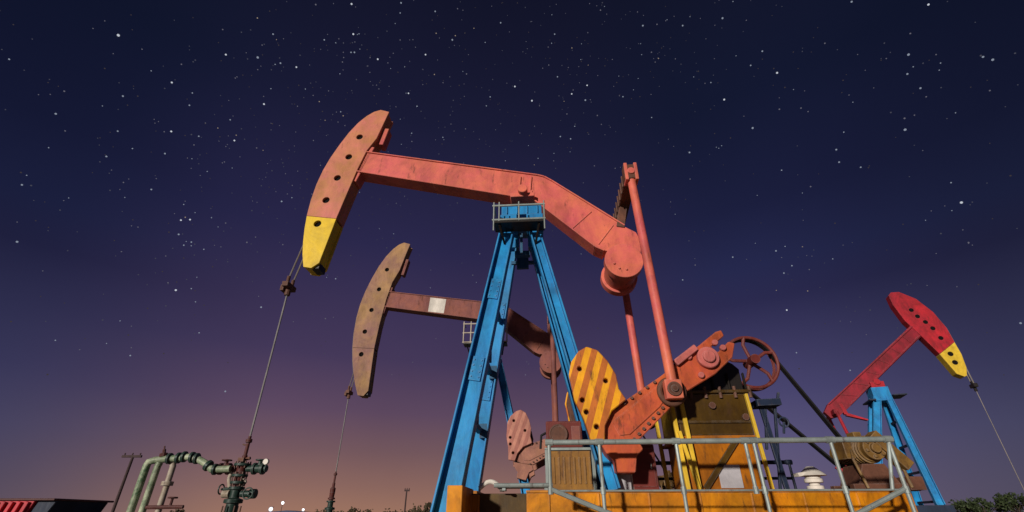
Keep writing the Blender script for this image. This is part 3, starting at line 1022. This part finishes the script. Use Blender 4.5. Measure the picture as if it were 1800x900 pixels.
# ------------------------------------------------------------------ guard railings either side of the near pump
def guard(yl, label, mat, diag=True):
    s = 1 if yl < 0 else -1
    root = empty('guard_railing', (A.x, A.y, 0), A.yaw)
    tag(root, label, 'railing', 'steel guard railings beside the crank')
    yt = -1.4
    z0 = (A(965, 778, yt)[1] + A(1560, 772, yt)[1]) / 2
    zb = A(1260, 862, yt)[1]
    X = lambda px, py: A(px, py, yt)[0]
    tops = [X(965, 778), X(1053, 777), X(1188, 776), X(1309, 775), X(1324, 775), X(1459, 774), X(1560, 772)]
    MB().cyl((tops[0] - .03, yl, z0), (tops[-1] + .03, yl, z0), .034, 12).build('top_rail', mat, root, smooth=True)
    for i, x in enumerate(tops):
        zz = zb if i in (0, 3) else 0.0
        MB().cyl((x, yl, z0 - .03), (x, yl, zz), .024, 8).cyl((x - .05, yl, z0), (x + .05, yl, z0), .043, 10).cyl((x, yl, zb - .04), (x, yl, zb + .04), .034, 8).build('post', mat, root, smooth=True)
    if diag:
        lo = .42
        x0, x1 = tops[0], tops[-1]
        MB().cyl((x0, yl, zb + .02), (x0 + 1.05, yl, lo), .03, 8).build('brace', mat, root, smooth=True)
        MB().cyl((x1 + .02, yl, zb + .02), (x1 - .95, yl, lo), .03, 8).build('brace', mat, root, smooth=True)
        MB().cyl((x0 + .02, yl, zb - .0), (x1 - .02, yl, zb - .0), .012, 8).build('bottom_rail', mat, root, smooth=True)
        MB().cyl((x1 - .0, yl, z0 - .03), (x1 - .16, yl, zb), .022, 8).build('brace', mat, root, smooth=True)
        MB().cyl((x0 + 1.05, yl, lo), (x1 - .95, yl, lo), .03, 8).build('bottom_rail', mat, root, smooth=True)
    else:
        MB().cyl((tops[0], yl, z0 - .26), (tops[-1], yl, z0 - .26), .024, 8).build('middle_rail', mat, root, smooth=True)
        MB().cyl((tops[0], yl, z0 - .5), (tops[-1], yl, z0 - .5), .024, 8).build('middle_rail', mat, root, smooth=True)
    return root


guard(-1.4, 'grey steel guard railing with slanting braces, in front of the yellow gearbox stand', M['galv'])
guard(1.4, 'dark guard railing standing behind the gearbox stand and motor', M['navy'], False)

# small things on the skid
def on_skid(name, px, py, yl):
    x, _ = A(px, py, yl)
    o = empty(name, Vector((A.x, A.y, SKID_Z + .004)) + Vector((A.ex[0] * x + A.ey[0] * yl, A.ex[1] * x + A.ey[1] * yl, 0)), A.yaw)
    return o


t = on_skid('vent_cap', 1435, 862, -.35)
tag(t, 'stacked white vent cap on the skid beside the brown motor', 'vent cap')
MB().cyl((0, 0, 0), (0, 0, .06), .11, 16).cyl((0, 0, .06), (0, 0, .10), .07, 16).cyl((0, 0, .10), (0, 0, .15), .12, 16).build('collar', M['white'], t, .006, smooth=True)
MB().cyl((0, 0, .15), (0, 0, .19), .10, 16).cyl((0, 0, .19), (0, 0, .27), .19, 16, .10).cyl((0, 0, .27), (.0, 0, .31), .10, 16, .05).bar((-.08, 0, .22), (-.22, 0, .20), .05, .16).build('hood', M['white'], t, .006, smooth=True)

t = on_skid('control_cabinet', 1131, 862, -.28)
tag(t, 'dark red steel cabinet on the skid under the crank', 'cabinet')
MB().box(-.20, .20, -.17, .17, 0, .62).build('body', M['maroon'], t, .012)
MB().box(-.17, .17, -.185, -.172, .05, .57).build('door', M['maroon'], t, .004)
MB().cyl((.12, -.20, .28), (.12, -.20, .36), .012, 8).build('handle', M['steel'], t)

t = on_skid('meter_box', 1096, 862, -.45)
tag(t, 'small pale grey box on the skid, left of the dark red cabinet', 'box')
MB().box(-.11, .11, -.10, .10, 0, .26).build('body', M['plate'], t, .012)
MB().box(-.125, .125, -.12, .11, .262, .285).build('lid', M['plate'], t, .005)
MB().cyl((.14, 0, 0), (.14, 0, .24), .016, 8).build('conduit', M['white'], t)

t = on_skid('switch_cabinet', 1004, 862, .15)
tag(t, 'ochre slatted cabinet in a grey frame, behind the left end of the railing', 'cabinet')
wcab = .33
zc0 = A(1004, 792, .0)[1] - SKID_Z
MB().box(-wcab, wcab, -.14, .16, .03, zc0 - .004).build('body', M['ochre'], t, .01)
for k in range(8):
    xx = -wcab + .06 + k * .08
    MB().box(xx, xx + .03, -.155, -.142, .12, zc0 - .10).build('slat', M['ochre'], t, .003)
for xx in (-wcab - .035, wcab + .035):
    MB().box(xx - .025, xx + .025, -.17, -.12, 0, zc0 + .02).build('frame_post', M['galv'], t, .004)
MB().box(-wcab - .06, wcab + .06, -.17, .17, zc0, zc0 + .04).build('shelf', M['galv'], t, .004)
t2 = empty('motor_housing', t.location + Vector((0, 0, zc0 + .044)), A.yaw)
tag(t2, 'rusty red motor housing with a round cover, on the ochre slatted cabinet', 'motor')
hz = A(1000, 740, .0)[1] - SKID_Z - zc0 - .044
MB().box(-.36, .22, -.13, .14, 0, hz).build('body', M['maroon'], t2, .015)
b = MB().cyl((-.16, -.17, hz * .5), (-.16, -.132, hz * .5), hz * .33, 20)
b.ring((-.16, -.16, hz * .5), hz * .33, .018)
b.build('round_cover', M['rusty'], t2, smooth=True)
MB().box(.05, .19, -.145, -.132, hz * .15, hz * .8).build('side_plate', M['dull'], t2, .004)
MB().tube([(-.36, 0, hz * .6), (-.44, 0, hz * .5), (-.46, 0, 0)], .02, 8).build('cable', M['belt'], t2, smooth=True)

t = on_skid('hose', 862, 862, -.5)
tag(t, 'short curved white hose at the foot of the blue legs', 'hose')
pts = [(-.16 + .32 * k / 12, 0, .035 + .09 * math.sin(math.pi * k / 12)) for k in range(13)]
MB().tube(pts, .032, 10).build('hose_body', M['white'], t, smooth=True)
MB().cyl((.14, 0, .035), (.20, 0, .03), .042, 10).build('coupling', M['steel'], t, smooth=True)

t = on_skid('conduit_pipe', 920, 862, -.6)
tag(t, 'grey conduit pipe along the left end of the skid, on small brackets', 'pipe')
MB().cyl((-.42, 0, .07), (.42, 0, .07), .03, 10).cyl((-.38, .12, .05), (.40, .12, .05), .02, 10).build('pipe', M['galv'], t, smooth=True)
for xx in (-.3, .3):
    MB().box(xx, xx + .05, -.05, .15, 0, .035).build('bracket', M['galv'], t, .004)

# ------------------------------------------------------------------ wellhead under the near pump
def wellhead(F0, xr, label, rich=True):
    ex, ey = F0.ex, F0.ey
    root = empty('wellhead', (F0.x + ex[0] * xr, F0.y + ex[1] * xr, 0), F0.yaw)
    tag(root, label, 'wellhead')
    zt = A(440, 772, 0)[1]; zc = A(430, 824, 0)[1]; zl = A(422, 868, 0)[1]
    def lathe(prof, n=16):
        b = MB()
        for (r0, z0), (r1, z1) in zip(prof, prof[1:]):
            b.cyl((0, 0, z0), (0, 0, z1), r0, n, r1)
        return b
    lathe([(.11, 0), (.11, .25), (.17, .25), (.17, .33), (.09, .33), (.09, zl - .14), (.14, zl - .13), (.14, zl - .08), (.075, zl - .06), (.075, zl + .05), (.12, zl + .06), (.12, zl + .10)]).build('casing_head', M['valve'], root, .004, smooth=True)
    lathe([(.055, zl + .10), (.055, zc - .24), (.10, zc - .23), (.10, zc - .19), (.065, zc - .18), (.075, zc - .05), (.075, zc + .06), (.05, zc + .08)]).build('tubing_head', M['wred'], root, .004, smooth=True)
    lathe([(.04, zc + .08), (.04, zc + .2), (.028, zc + .21), (.028, zt - .06), (.05, zt - .05), (.05, zt), (.025, zt + .01), (.025, zt + .05)]).build('stuffing_box', M['wred'], root, .003, smooth=True)
    if rich:
        for s, mat in ((-1, 'wred'), (1, 'valve')):
            b = MB()
            b.cyl((s * .09, 0, zc), (s * .22, 0, zc), .05, 14).cyl((s * .20, 0, zc), (s * .24, 0, zc), .09, 14)
            b.cyl((s * .24, 0, zc), (s * .34, 0, zc), .065, 14).cyl((s * .34, 0, zc), (s * .38, 0, zc), .09, 14)
            b.cyl((s * .29, 0, zc), (s * .29, 0, zc + .13), .03, 10)
            b.ring((s * .29, 0, zc + .13), .07, .012, 'z', 16, 6)
            b.build('side_valve', M[mat], root, .003, smooth=True)
        for zz, rr in ((zc + .06, .11), (zc - .10, .10), (zl + .16, .10), (zl - .22, .13)):   # flange studs
            for k in range(6):
                a = R(60 * k + 20)
                MB().cyl((rr * math.cos(a), rr * math.sin(a), zz - .05), (rr * math.cos(a), rr * math.sin(a), zz + .05), .013, 6).build('stud', M['rusty'], root)
        for zz, rr in ((zc + .06, .13), (zc - .10, .12), (zl + .16, .12)):
            MB().cyl((0, 0, zz - .018), (0, 0, zz + .018), rr, 16).build('flange', M['valve'], root, .003, smooth=True)
        hw = MB().cyl((-.05, 0, zc - .30), (-.20, -.02, zc - .30), .03, 10).cyl((-.18, -.02, zc - .30), (-.24, -.02, zc - .30), .018, 8).ring((-.24, -.02, zc - .30), .07, .012, 'x', 16, 6)
        hw.build('needle_valve', M['valve'], root, .002, smooth=True)
        MB().tube([(.06, 0, zc - .14), (.15, -.02, zc - .2), (.13, -.02, zl + .2), (.08, 0, zl + .08)], .012, 6).build('bleed_line', M['cream'], root, smooth=True)
        MB().box(-.05, .05, -.10, -.06, zc + .10, zc + .16).cyl((.0, 0, zc + .14), (.10, 0, zc + .16), .025, 8).cyl((.0, 0, zt - .10), (-.09, 0, zt - .08), .014, 6).build('grease_fitting', M['rusty'], root, .002)
        MB().cyl((.38, 0, zc), (.42, 0, zc), .055, 12).cyl((.40, -.02, zc + .03), (.40, -.02, zc + .09), .012, 8).build('plug', M['valve'], root, smooth=True)
        MB().cyl((.40, -.05, zc + .10), (.40, .0, zc + .10), .045, 14).build('gauge', M['white'], root, .004, smooth=True)
        b = MB()
        b.cyl((.1, 0, zl), (.26, 0, zl), .05, 12).cyl((.24, 0, zl), (.34, 0, zl), .07, 12).cyl((.28, 0, zl), (.28, -.12, zl), .02, 8).ring((.28, -.12, zl), .08, .012, 'y', 16, 6)
        b.build('side_valve', M['valve'], root, .003, smooth=True)
        b = MB()
        b.cyl((-.1, 0, zl + .04), (-.17, 0, zl + .22), .03, 10).cyl((-.17, 0, zl + .22), (-.15, 0, zl + .36), .03, 10).cyl((-.2, 0, zl + .0), (-.09, 0, zl), .06, 12)
        b.build('bypass_pipe', M['cream'], root, smooth=True)
    return root


wellhead(A, XROD, 'dark red and green wellhead with side valves under the hanging rod of the coral pumpjack')
wellhead(A2, XROD2, 'thin dark wellhead under the rod of the dusty pumpjack', False)

# flow line beside the near wellhead
D0 = W(300, 850, 8.25)
fl = empty('flow_line', (D0.x, D0.y, 0))
tag(fl, 'green and cream arched pipework joined to the left side of the wellhead', 'pipework')
def fp(px, py, dy=0):
    p = W(px, py, 8.25 + dy)
    return Vector((p.x - D0.x, dy, p.z))
def drop(px, py, dy=0):
    p = fp(px, py, dy)
    return [Vector((p.x, p.y, 0)), p]
p = fp(258, 818)
MB().tube([Vector((p.x, 0, 0)), p, fp(262, 812), fp(272, 809), fp(300, 806)], .055, 12).build('riser', M['green'], fl, smooth=True)
p = fp(277, 820)
MB().tube([Vector((p.x, 0, 0)), p, fp(281, 813)], .05, 12).build('riser', M['green'], fl, smooth=True)
p = fp(304, 820, .05)
b = MB().tube([Vector((p.x, .05, 0)), p, fp(304, 806, .05)], .045, 12)
q = fp(293, 850, .05)
b.cyl((p.x, .05, q.z - .03), (p.x, .05, q.z + .03), .085, 14)
b.build('riser', M['cream'], fl, smooth=True)
b = MB().tube([fp(300, 806), fp(315, 806), fp(332, 803), fp(348, 807), fp(362, 815), fp(372, 825), fp(386, 825), fp(405, 824)], .052, 12)
b.build('gooseneck', M['green'], fl, smooth=True)
for (x0, y0, x1, y1) in ((312, 805, 316, 805), (322, 803, 326, 803), (336, 804, 340, 804), (344, 806, 348, 806), (364, 817, 368, 820), (376, 825, 380, 825), (296, 806, 300, 806)):
    MB().cyl(fp(x0, y0), fp(x1, y1), .085, 14).build('flange', M['valve'], fl, .003, smooth=True)
b = MB()
b.cyl(fp(288, 806), fp(289, 790), .025, 8).cyl(fp(287, 803), fp(288, 797), .06, 10).cyl(fp(289, 790), fp(289.5, 784), .012, 8)
b.build('valve_stem', M['wred'], fl, smooth=True)
b = MB()
b.cyl(fp(248, 892), fp(322, 891), .028, 10)
pp = fp(299, 890)
b.cyl(pp, pp + Vector((0, 0, .12)), .02, 8).ring(pp + Vector((0, 0, .12)), .06, .014, 'z', 14, 6)
b.build('cross_pipe', M['wred'], fl, smooth=True)

# ------------------------------------------------------------------ red pump on the right, turned and facing right
C = Frame(17.75, 22.5, R(-20))
yf = -.24
r3 = empty('pumpjack', (C.x, C.y, 0), C.yaw)
tag(r3, 'bright red pumpjack with a yellow head tip on blue legs, far right and facing right', 'pumpjack')
upp = C.poly([(1652, 622), (1619, 590), (1591, 564), (1570, 536), (1562, 519), (1566, 514), (1580, 513), (1610, 525), (1640, 548), (1664, 576), (1678, 601)], yf)
tpp = C.poly([(1678, 601.5), (1690, 622), (1699, 646), (1700, 660), (1696, 662), (1682, 657), (1652, 622.5)], yf)
h_up = [(*C(x, y, yf), .10) for x, y in ((1602, 545), (1613, 556), (1627, 566), (1640, 577), (1654, 594))]
h_tp = [(*C(x, y, yf), .11) for x, y in ((1671, 622), (1679, 637))]
hd3 = MB().plate(upp, h_up, yf, yf + .03).prism(upp, yf + .031, -yf).build('horsehead', M['red'], r3, .01)
ht3 = MB().plate(tpp, h_tp, yf, yf + .03).prism(tpp, yf + .031, -yf).build('head_tip', M['redtip'], hd3, .01)
for hs, par in ((h_up, hd3), (h_tp, ht3)):
    for h in hs:
        MB().cyl((h[0], yf + .024, h[1]), (h[0], yf + .04, h[1]), h[2] - .001, 14).build('hole_shade', M['void'], par)
bm3 = C.poly([(1601, 572), (1620, 591), (1497, 712), (1476, 731), (1461, 735), (1449, 724), (1455, 711)], -.2)
bb = MB().prism(bm3, -.2, .2)
for (a, b_) in (((1603, 574), (1456, 711)), ((1618, 589), (1494, 712))):
    p, q = C(*a, -.2), C(*b_, -.2)
    bb.bar((p[0], 0, p[1]), (q[0], 0, q[1]), .06, .54)
for k in range(6):
    t_ = .12 + k * .15
    p = C(1603 + (1456 - 1603) * t_, 574 + (711 - 574) * t_, -.2); q = C(1618 + (1494 - 1618) * t_, 589 + (712 - 589) * t_, -.2)
    bb.bar((p[0], -.215, p[1]), (q[0], -.215, q[1]), .05, .03)
wb3 = bb.build('walking_beam', M['redbeam'], r3, .01)
p, q = C(1488, 728, -.2), C(1526, 738, -.2)
MB().bar((p[0], -.1, p[1]), (q[0], -.1, q[1]), .14, .25, .06).bar((p[0], -.1, p[1]), (p[0] - .1, -.1, p[1] + .5), .16, .25).build('tail_bracket', M['red'], wb3, .01)
pv = C(1541, 676, -.2)
MB().box(pv[0] - .28, pv[0] + .28, -.34, .34, pv[1] - .15, pv[1] + .12).cyl((pv[0], -.4, pv[1] + .1), (pv[0], .4, pv[1] + .1), .14, 16).build('saddle_bearing', M['red'], wb3, .01, smooth=True)
topz = pv[1] - .16
MB().box(pv[0] - .36, pv[0] + .34, -.42, .42, topz - .62, topz).build('post_cap', M['blue'], r3, .01)
fa = C(1654, 890, -1.15)
ZB = .95          # top of its raised base frame
for s in (-1, 1):
    MB().hbeam((pv[0] + .22, s * .33, topz - .4), (fa[0], s * 1.15, ZB), .24, .20, .30, .24).build('leg', M['blue'], r3, .006)
    MB().hbeam((pv[0] - .22, s * .33, topz - .4), (C(1528, 845, -.4)[0], s * .4, ZB), .30, .24, .36, .28).build('leg', M['blue'], r3, .006)
for t_ in (.25, .48, .72, .97):
    b = MB()
    xx = pv[0] + .22 + (fa[0] - pv[0] - .22) * t_
    zz = topz - .4 + (ZB - topz + .4) * t_
    yy = .33 + .82 * t_
    b.bar((xx, -yy, zz), (xx, yy, zz), .09, .09)
    b.build('brace', M['navy'], r3, .004)
b = MB()
pz = topz - .55
b.box(pv[0] - .62, pv[0] - .36, -.6, .6, pz - .06, pz)
b.build('service_platform', M['navy'], r3, .004)
MB().box(pv[0] + .40, pv[0] + .95, -.5, .5, pz + .12, pz + .17).build('service_platform', M['navy'], r3, .004)
b = MB()
for s in (-1, 1):
    b.box(-6.2, fa[0] + .4, *sorted((s * 1.25, s * .95)), ZB - .28, ZB - .003)
for xx in (-5.5, -3, -1.9, fa[0] - .1):
    b.box(xx, xx + .25, -.945, .945, ZB - .25, ZB - .01)
b.box(-6.0, fa[0] + .3, -1.2, 1.2, 0, ZB - .283)
b.build('skid', M['navy'], r3, .01)
gx = C(1516, 800, 0)[0]
b = MB().box(gx - .7, gx + .5, -.45, .45, ZB, 1.7)
b.build('gearbox_stand', M['ochre'], r3, .01)
b = MB().box(gx - .75, gx + .55, -.5, .5, 1.705, 2.3).cyl((gx, -.8, 2.0), (gx, .8, 2.0), .15, 16)
b.build('gearbox', M['maroon'], r3, .02)
tl = C(1463, 728, 0)
b = MB().box(tl[0] - .1, tl[0] + .1, -.85, .85, tl[1] - .12, tl[1] + .1)
b.build('equalizer', M['red'], r3, .01)
for s in (-1, 1):
    pin3 = (gx - .35, 2.6)
    MB().cyl((tl[0], s * .8, tl[1]), (pin3[0], s * .9, pin3[1]), .07, 10).build('pitman_arm', M['red'], r3, smooth=True)
    cr = MB().bar((gx + .15, s * .85, 1.75), (pin3[0] - .55, s * .85, pin3[1] + .45 - .3), .5, .15)
    cr.build('crank', M['red'], r3, .01)
cx, cz = C(1700, 655, yf)[0] + .12, C(1713, 678, 0)[1]
b = MB()
p1 = C(1704, 655, 0)
tipfront = [C(x, y, yf) for x, y in ((1640, 548), (1664, 576), (1678, 601), (1690, 622), (1699, 646))]
for yy in (-.1, .1):
    b.tube([(x + .04, yy, z) for x, z in tipfront] + [(cx, yy, cz + .1)], .028, 6)
b.build('bridle', M['cable'], r3)
MB().box(cx - .08, cx + .08, -.2, .2, cz - .08, cz + .08).cyl((cx, 0, cz - .25), (cx, 0, cz + .2), .06, 10).build('carrier_bar', M['black'], r3, .006)
MB().cyl((cx, 0, cz), (cx, 0, 1.1), .016, 8).build('polished_rod', M['cable'], r3)
w3 = empty('wellhead', (C.x + C.ex[0] * cx, C.y + C.ex[1] * cx, 0), C.yaw)
# its wellhead stays below the edge of the picture; a short casing carries the rod
tag(w3, 'short dark wellhead under the rod of the red pumpjack', 'wellhead')
MB().cyl((0, 0, 0), (0, 0, .4), .15, 14).cyl((0, 0, .4), (0, 0, .46), .22, 14).build('casing_head', M['valve'], w3, smooth=True)
MB().cyl((0, 0, .46), (0, 0, 1.1), .07, 12).build('stuffing_box', M['wred'], w3, smooth=True)

# ------------------------------------------------------------------ distant things on the plain
def utility_pole(px_top, py_top, px_bar0, px_bar1, D, label, r=.12):
    p = W(px_top, py_top, D)
    o = empty('utility_pole', (p.x, D, 0))
    tag(o, label, 'pole')
    MB().cyl((0, 0, 0), (0, 0, p.z), r * 1.2, 10, r).build('shaft', M['pole'], o, smooth=True)
    w0 = W(px_bar0, py_top, D).x - p.x; w1 = W(px_bar1, py_top, D).x - p.x
    MB().box(w0, w1, -.1, .1, p.z - .12, p.z + .10).build('crossarm', M['pole'], o, .01)
    for k in range(3):
        xx = w0 + (w1 - w0) * (.1 + .4 * k)
        MB().cyl((xx, 0, p.z + .1), (xx, 0, p.z + .3), .06, 8).build('insulator', M['pole'], o)
    return o


utility_pole(234, 802, 215, 249, 50, 'dark T-shaped pole at the left of the green pipework')
utility_pole(715, 862, 711, 720, 75, 'thin distant pole with a small box top, between the rod and the blue legs', .10)

# red ribbed bin at the left edge
p = W(95, 880, 10.5)
o = empty('skip_bin', (p.x, 10.5, 0))
tag(o, 'red ribbed steel bin at the lower left edge', 'bin')
zt = p.z
wd = 3.6
prof = [(-wd, .1), (-.62, .1), (-.38, zt), (-wd - .3, zt)]
MB().prism(prof, 0, 1.5).build('body', M['bin'], o, .01)
MB().prism([(-.61, .1), (-.30, .1), (0.0, zt), (-.375, zt)], .06, 1.44).build('end_flap', M['navy'], o, .01)
MB().box(-wd - .35, .04, -.05, 1.55, zt + .003, zt + .04).build('rim', M['wred'], o, .008)
for k in range(17):
    xx = -.50 - k * .155
    MB().bar((xx - .10, -.03, .15), (xx + .02, -.03, zt - .02), .07, .055).build('rib', M['bin'], o, .008)
# lamps and sheds far off
def lamp(px, py, D, rad, col, s, label):
    p = W(px, py, D)
    o = empty('flood_lamp', (p.x, D, 0))
    tag(o, label, 'lamp')
    MB().cyl((0, 0, 0), (0, 0, p.z - rad), .08, 8).build('mast', M['pole'], o)
    MB().ball((0, 0, p.z), rad, 10).build('bulb', glow('lamp_' + str(px), col, s), o)
    MB().box(-rad, rad, .3 * rad, rad * 1.2, p.z + rad * .9, p.z + rad * 1.15).build('shade', M['pole'], o)


lamp(91, 897, 140, .55, (.85, .9, 1), 3.5, 'white lamp glowing beside the red ribbed bin')
lamp(497, 884, 160, .40, (.9, .95, 1), 3.5, 'tallest white lamp above the far blue roofed shed')
lamp(476, 895, 160, .55, (.75, .88, 1), 2.5, 'bluish lamp low at the left end of the far shed')
lamp(533, 896, 160, .35, (.95, .95, 1), 2.5, 'small white lamp at the right end of the far shed')
p = W(505, 896, 170)
o = empty('storage_shed', (p.x, 170, 0))
tag(o, 'low far-off shed with a blue roof between the wellhead and the thin rod', 'shed')
MB().box(-6, 6, 0, 6, 0, 1.9).build('wall', M['shed'], o)
MB().prism([(-6.5, 1.903), (6.5, 1.903), (6.5, 2.1), (0, 2.6), (-6.5, 2.1)], -.4, 6.4).build('roof', M['shedroof'], o)
MB().box(-1.5, 1.5, -.08, -.01, 0, 1.7).build('door', M['pole'], o)

# trees and scrub
leafm = paint('leaf', (.045, .062, .022), (.022, .034, .014), .0, .6, .8, bump=0, edge=0)
leafd = paint('leaf_dry', (.085, .060, .030), (.045, .035, .02), .0, .7, .8, bump=0, edge=0)
barkm = paint('bark', (.06, .042, .03), None, .2, .8, edge=0)


def foliage(clumps, n, size, rng):
    b = MB()
    for _ in range(n):
        c, r = rng.choice(clumps)
        d = Vector((rng.gauss(0, 1), rng.gauss(0, 1), rng.gauss(0, 1))).normalized() * r * rng.random() ** .45
        d.z *= .8
        q = c + d
        u = Vector((rng.gauss(0, 1), rng.gauss(0, 1), rng.gauss(0, 1))).normalized()
        w = u.cross(Vector((rng.gauss(0, 1), rng.gauss(0, 1), rng.gauss(0, 1)))).normalized()
        s = size * rng.uniform(.6, 1.3)
        b.add([q - u * s, q + w * s * .5, q + u * s, q - w * s * .5], [(0, 1, 2, 3)])
    return b


def tree(px, D, h, w, label, name='tree', n=900, mat=leafm, seed=1, group=None):
    rng = random.Random(seed)
    x = W(px, 890, D).x
    o = empty(name, (x, D, 0))
    tag(o, label, 'tree' if name == 'tree' else 'shrub', group)
    clumps = []
    limbs = MB()
    th = h * .35
    limbs.tube([(0, 0, 0), (.03 * h, 0, th), (.0, .02 * h, h * .72)], .035 * h, 8, .012 * h)
    for k in range(13):
        a = rng.uniform(0, 2 * math.pi)
        rr = rng.uniform(.1, .5) * w
        c = Vector((math.cos(a) * rr, math.sin(a) * rr, h * rng.uniform(.42, .88)))
        clumps.append((c, rng.uniform(.08, .19) * w))
        limbs.tube([(.02 * h, 0, th * rng.uniform(.7, 1.3)), tuple(c)], .012 * h, 5, .004 * h)
    clumps.append((Vector((0, 0, h * .9)), .12 * w))
    limbs.build('trunk', barkm, o, smooth=True)
    foliage(clumps, n, .038 * w, rng).build('crown', mat, o)
    return o


tree(1688, 85, 2.6, 4.6, 'low rounded tree closest to the blue legs of the red pumpjack', seed=3)
tree(1727, 80, 3.0, 6.0, 'bushy dark green tree second from the right edge of the tree line', seed=4)
tree(1712, 110, 3.5, 5.0, 'smaller tree showing between the low rounded tree and the bushy dark one', seed=5)
tree(1762, 84, 3.3, 5.0, 'uneven dark green tree left of the tallest tree', seed=6)
tree(1787, 80, 3.8, 5.8, 'tallest dark tree at the right edge of the picture', seed=8)
tree(1652, 95, 2.6, 4.0, 'shrubby tree half hidden behind the base of the red pumpjack', seed=9)


def shrub(px, D, h, w, label, seed):
    rng = random.Random(seed)
    x = W(px, 890, D).x
    o = empty('shrub', (x, D, 0))
    tag(o, label, 'shrub', 'dry shrubs on the plain')
    st = MB()
    lf = MB()
    for k in range(26):
        a = rng.uniform(0, 2 * math.pi)
        hh = h * rng.uniform(.45, 1)
        tip = Vector((math.cos(a) * w * rng.uniform(.1, .5), math.sin(a) * w * .4, hh))
        mid = Vector((tip.x * .4, tip.y * .4, hh * .55))
        st.tube([(0, 0, 0), mid, tip], .016, 4, .006)
        for j in range(14):
            t_ = rng.uniform(.35, 1)
            q = (mid * (1 - t_) + tip * t_) + Vector((rng.gauss(0, .06), rng.gauss(0, .06), rng.gauss(0, .05)))
            u = Vector((rng.gauss(0, 1), rng.gauss(0, 1), rng.gauss(0, 1))).normalized()
            v = u.cross(Vector((0, 1, .3))).normalized()
            s = rng.uniform(.04, .09)
            lf.add([q - u * s, q + v * s * .5, q + u * s, q - v * s * .5], [(0, 1, 2, 3)])
    st.build('stems', barkm, o)
    lf.build('leaves', leafd, o)


shrub(566, 24, .80, 1.3, 'dry shrub nearest the far shed, left of the thin rod', 11)
shrub(612, 22, .84, 1.2, 'dry shrub at the foot of the thin dark wellhead', 12)
shrub(640, 26, .82, 1.5, 'wide dry shrub just right of the thin dark wellhead', 13)
shrub(690, 25, .80, 1.1, 'small dry shrub left of the distant thin pole', 14)
shrub(738, 20, .88, 1.0, 'dry shrub right of the distant thin pole', 15)
shrub(757, 14, .80, .6, 'narrow dry shrub beside the foot of the outer blue leg', 16)
shrub(330, 22, .82, 1.2, 'dry shrub behind the low cross pipe of the green pipework', 17)

# ------------------------------------------------------------------ render settings
SC.view_settings.view_transform = 'Standard'
SC.view_settings.look = 'None'
SC.view_settings.exposure = 0
SC.view_settings.gamma = 1
SC.cycles.max_bounces = 5
SC.cycles.use_denoising = True
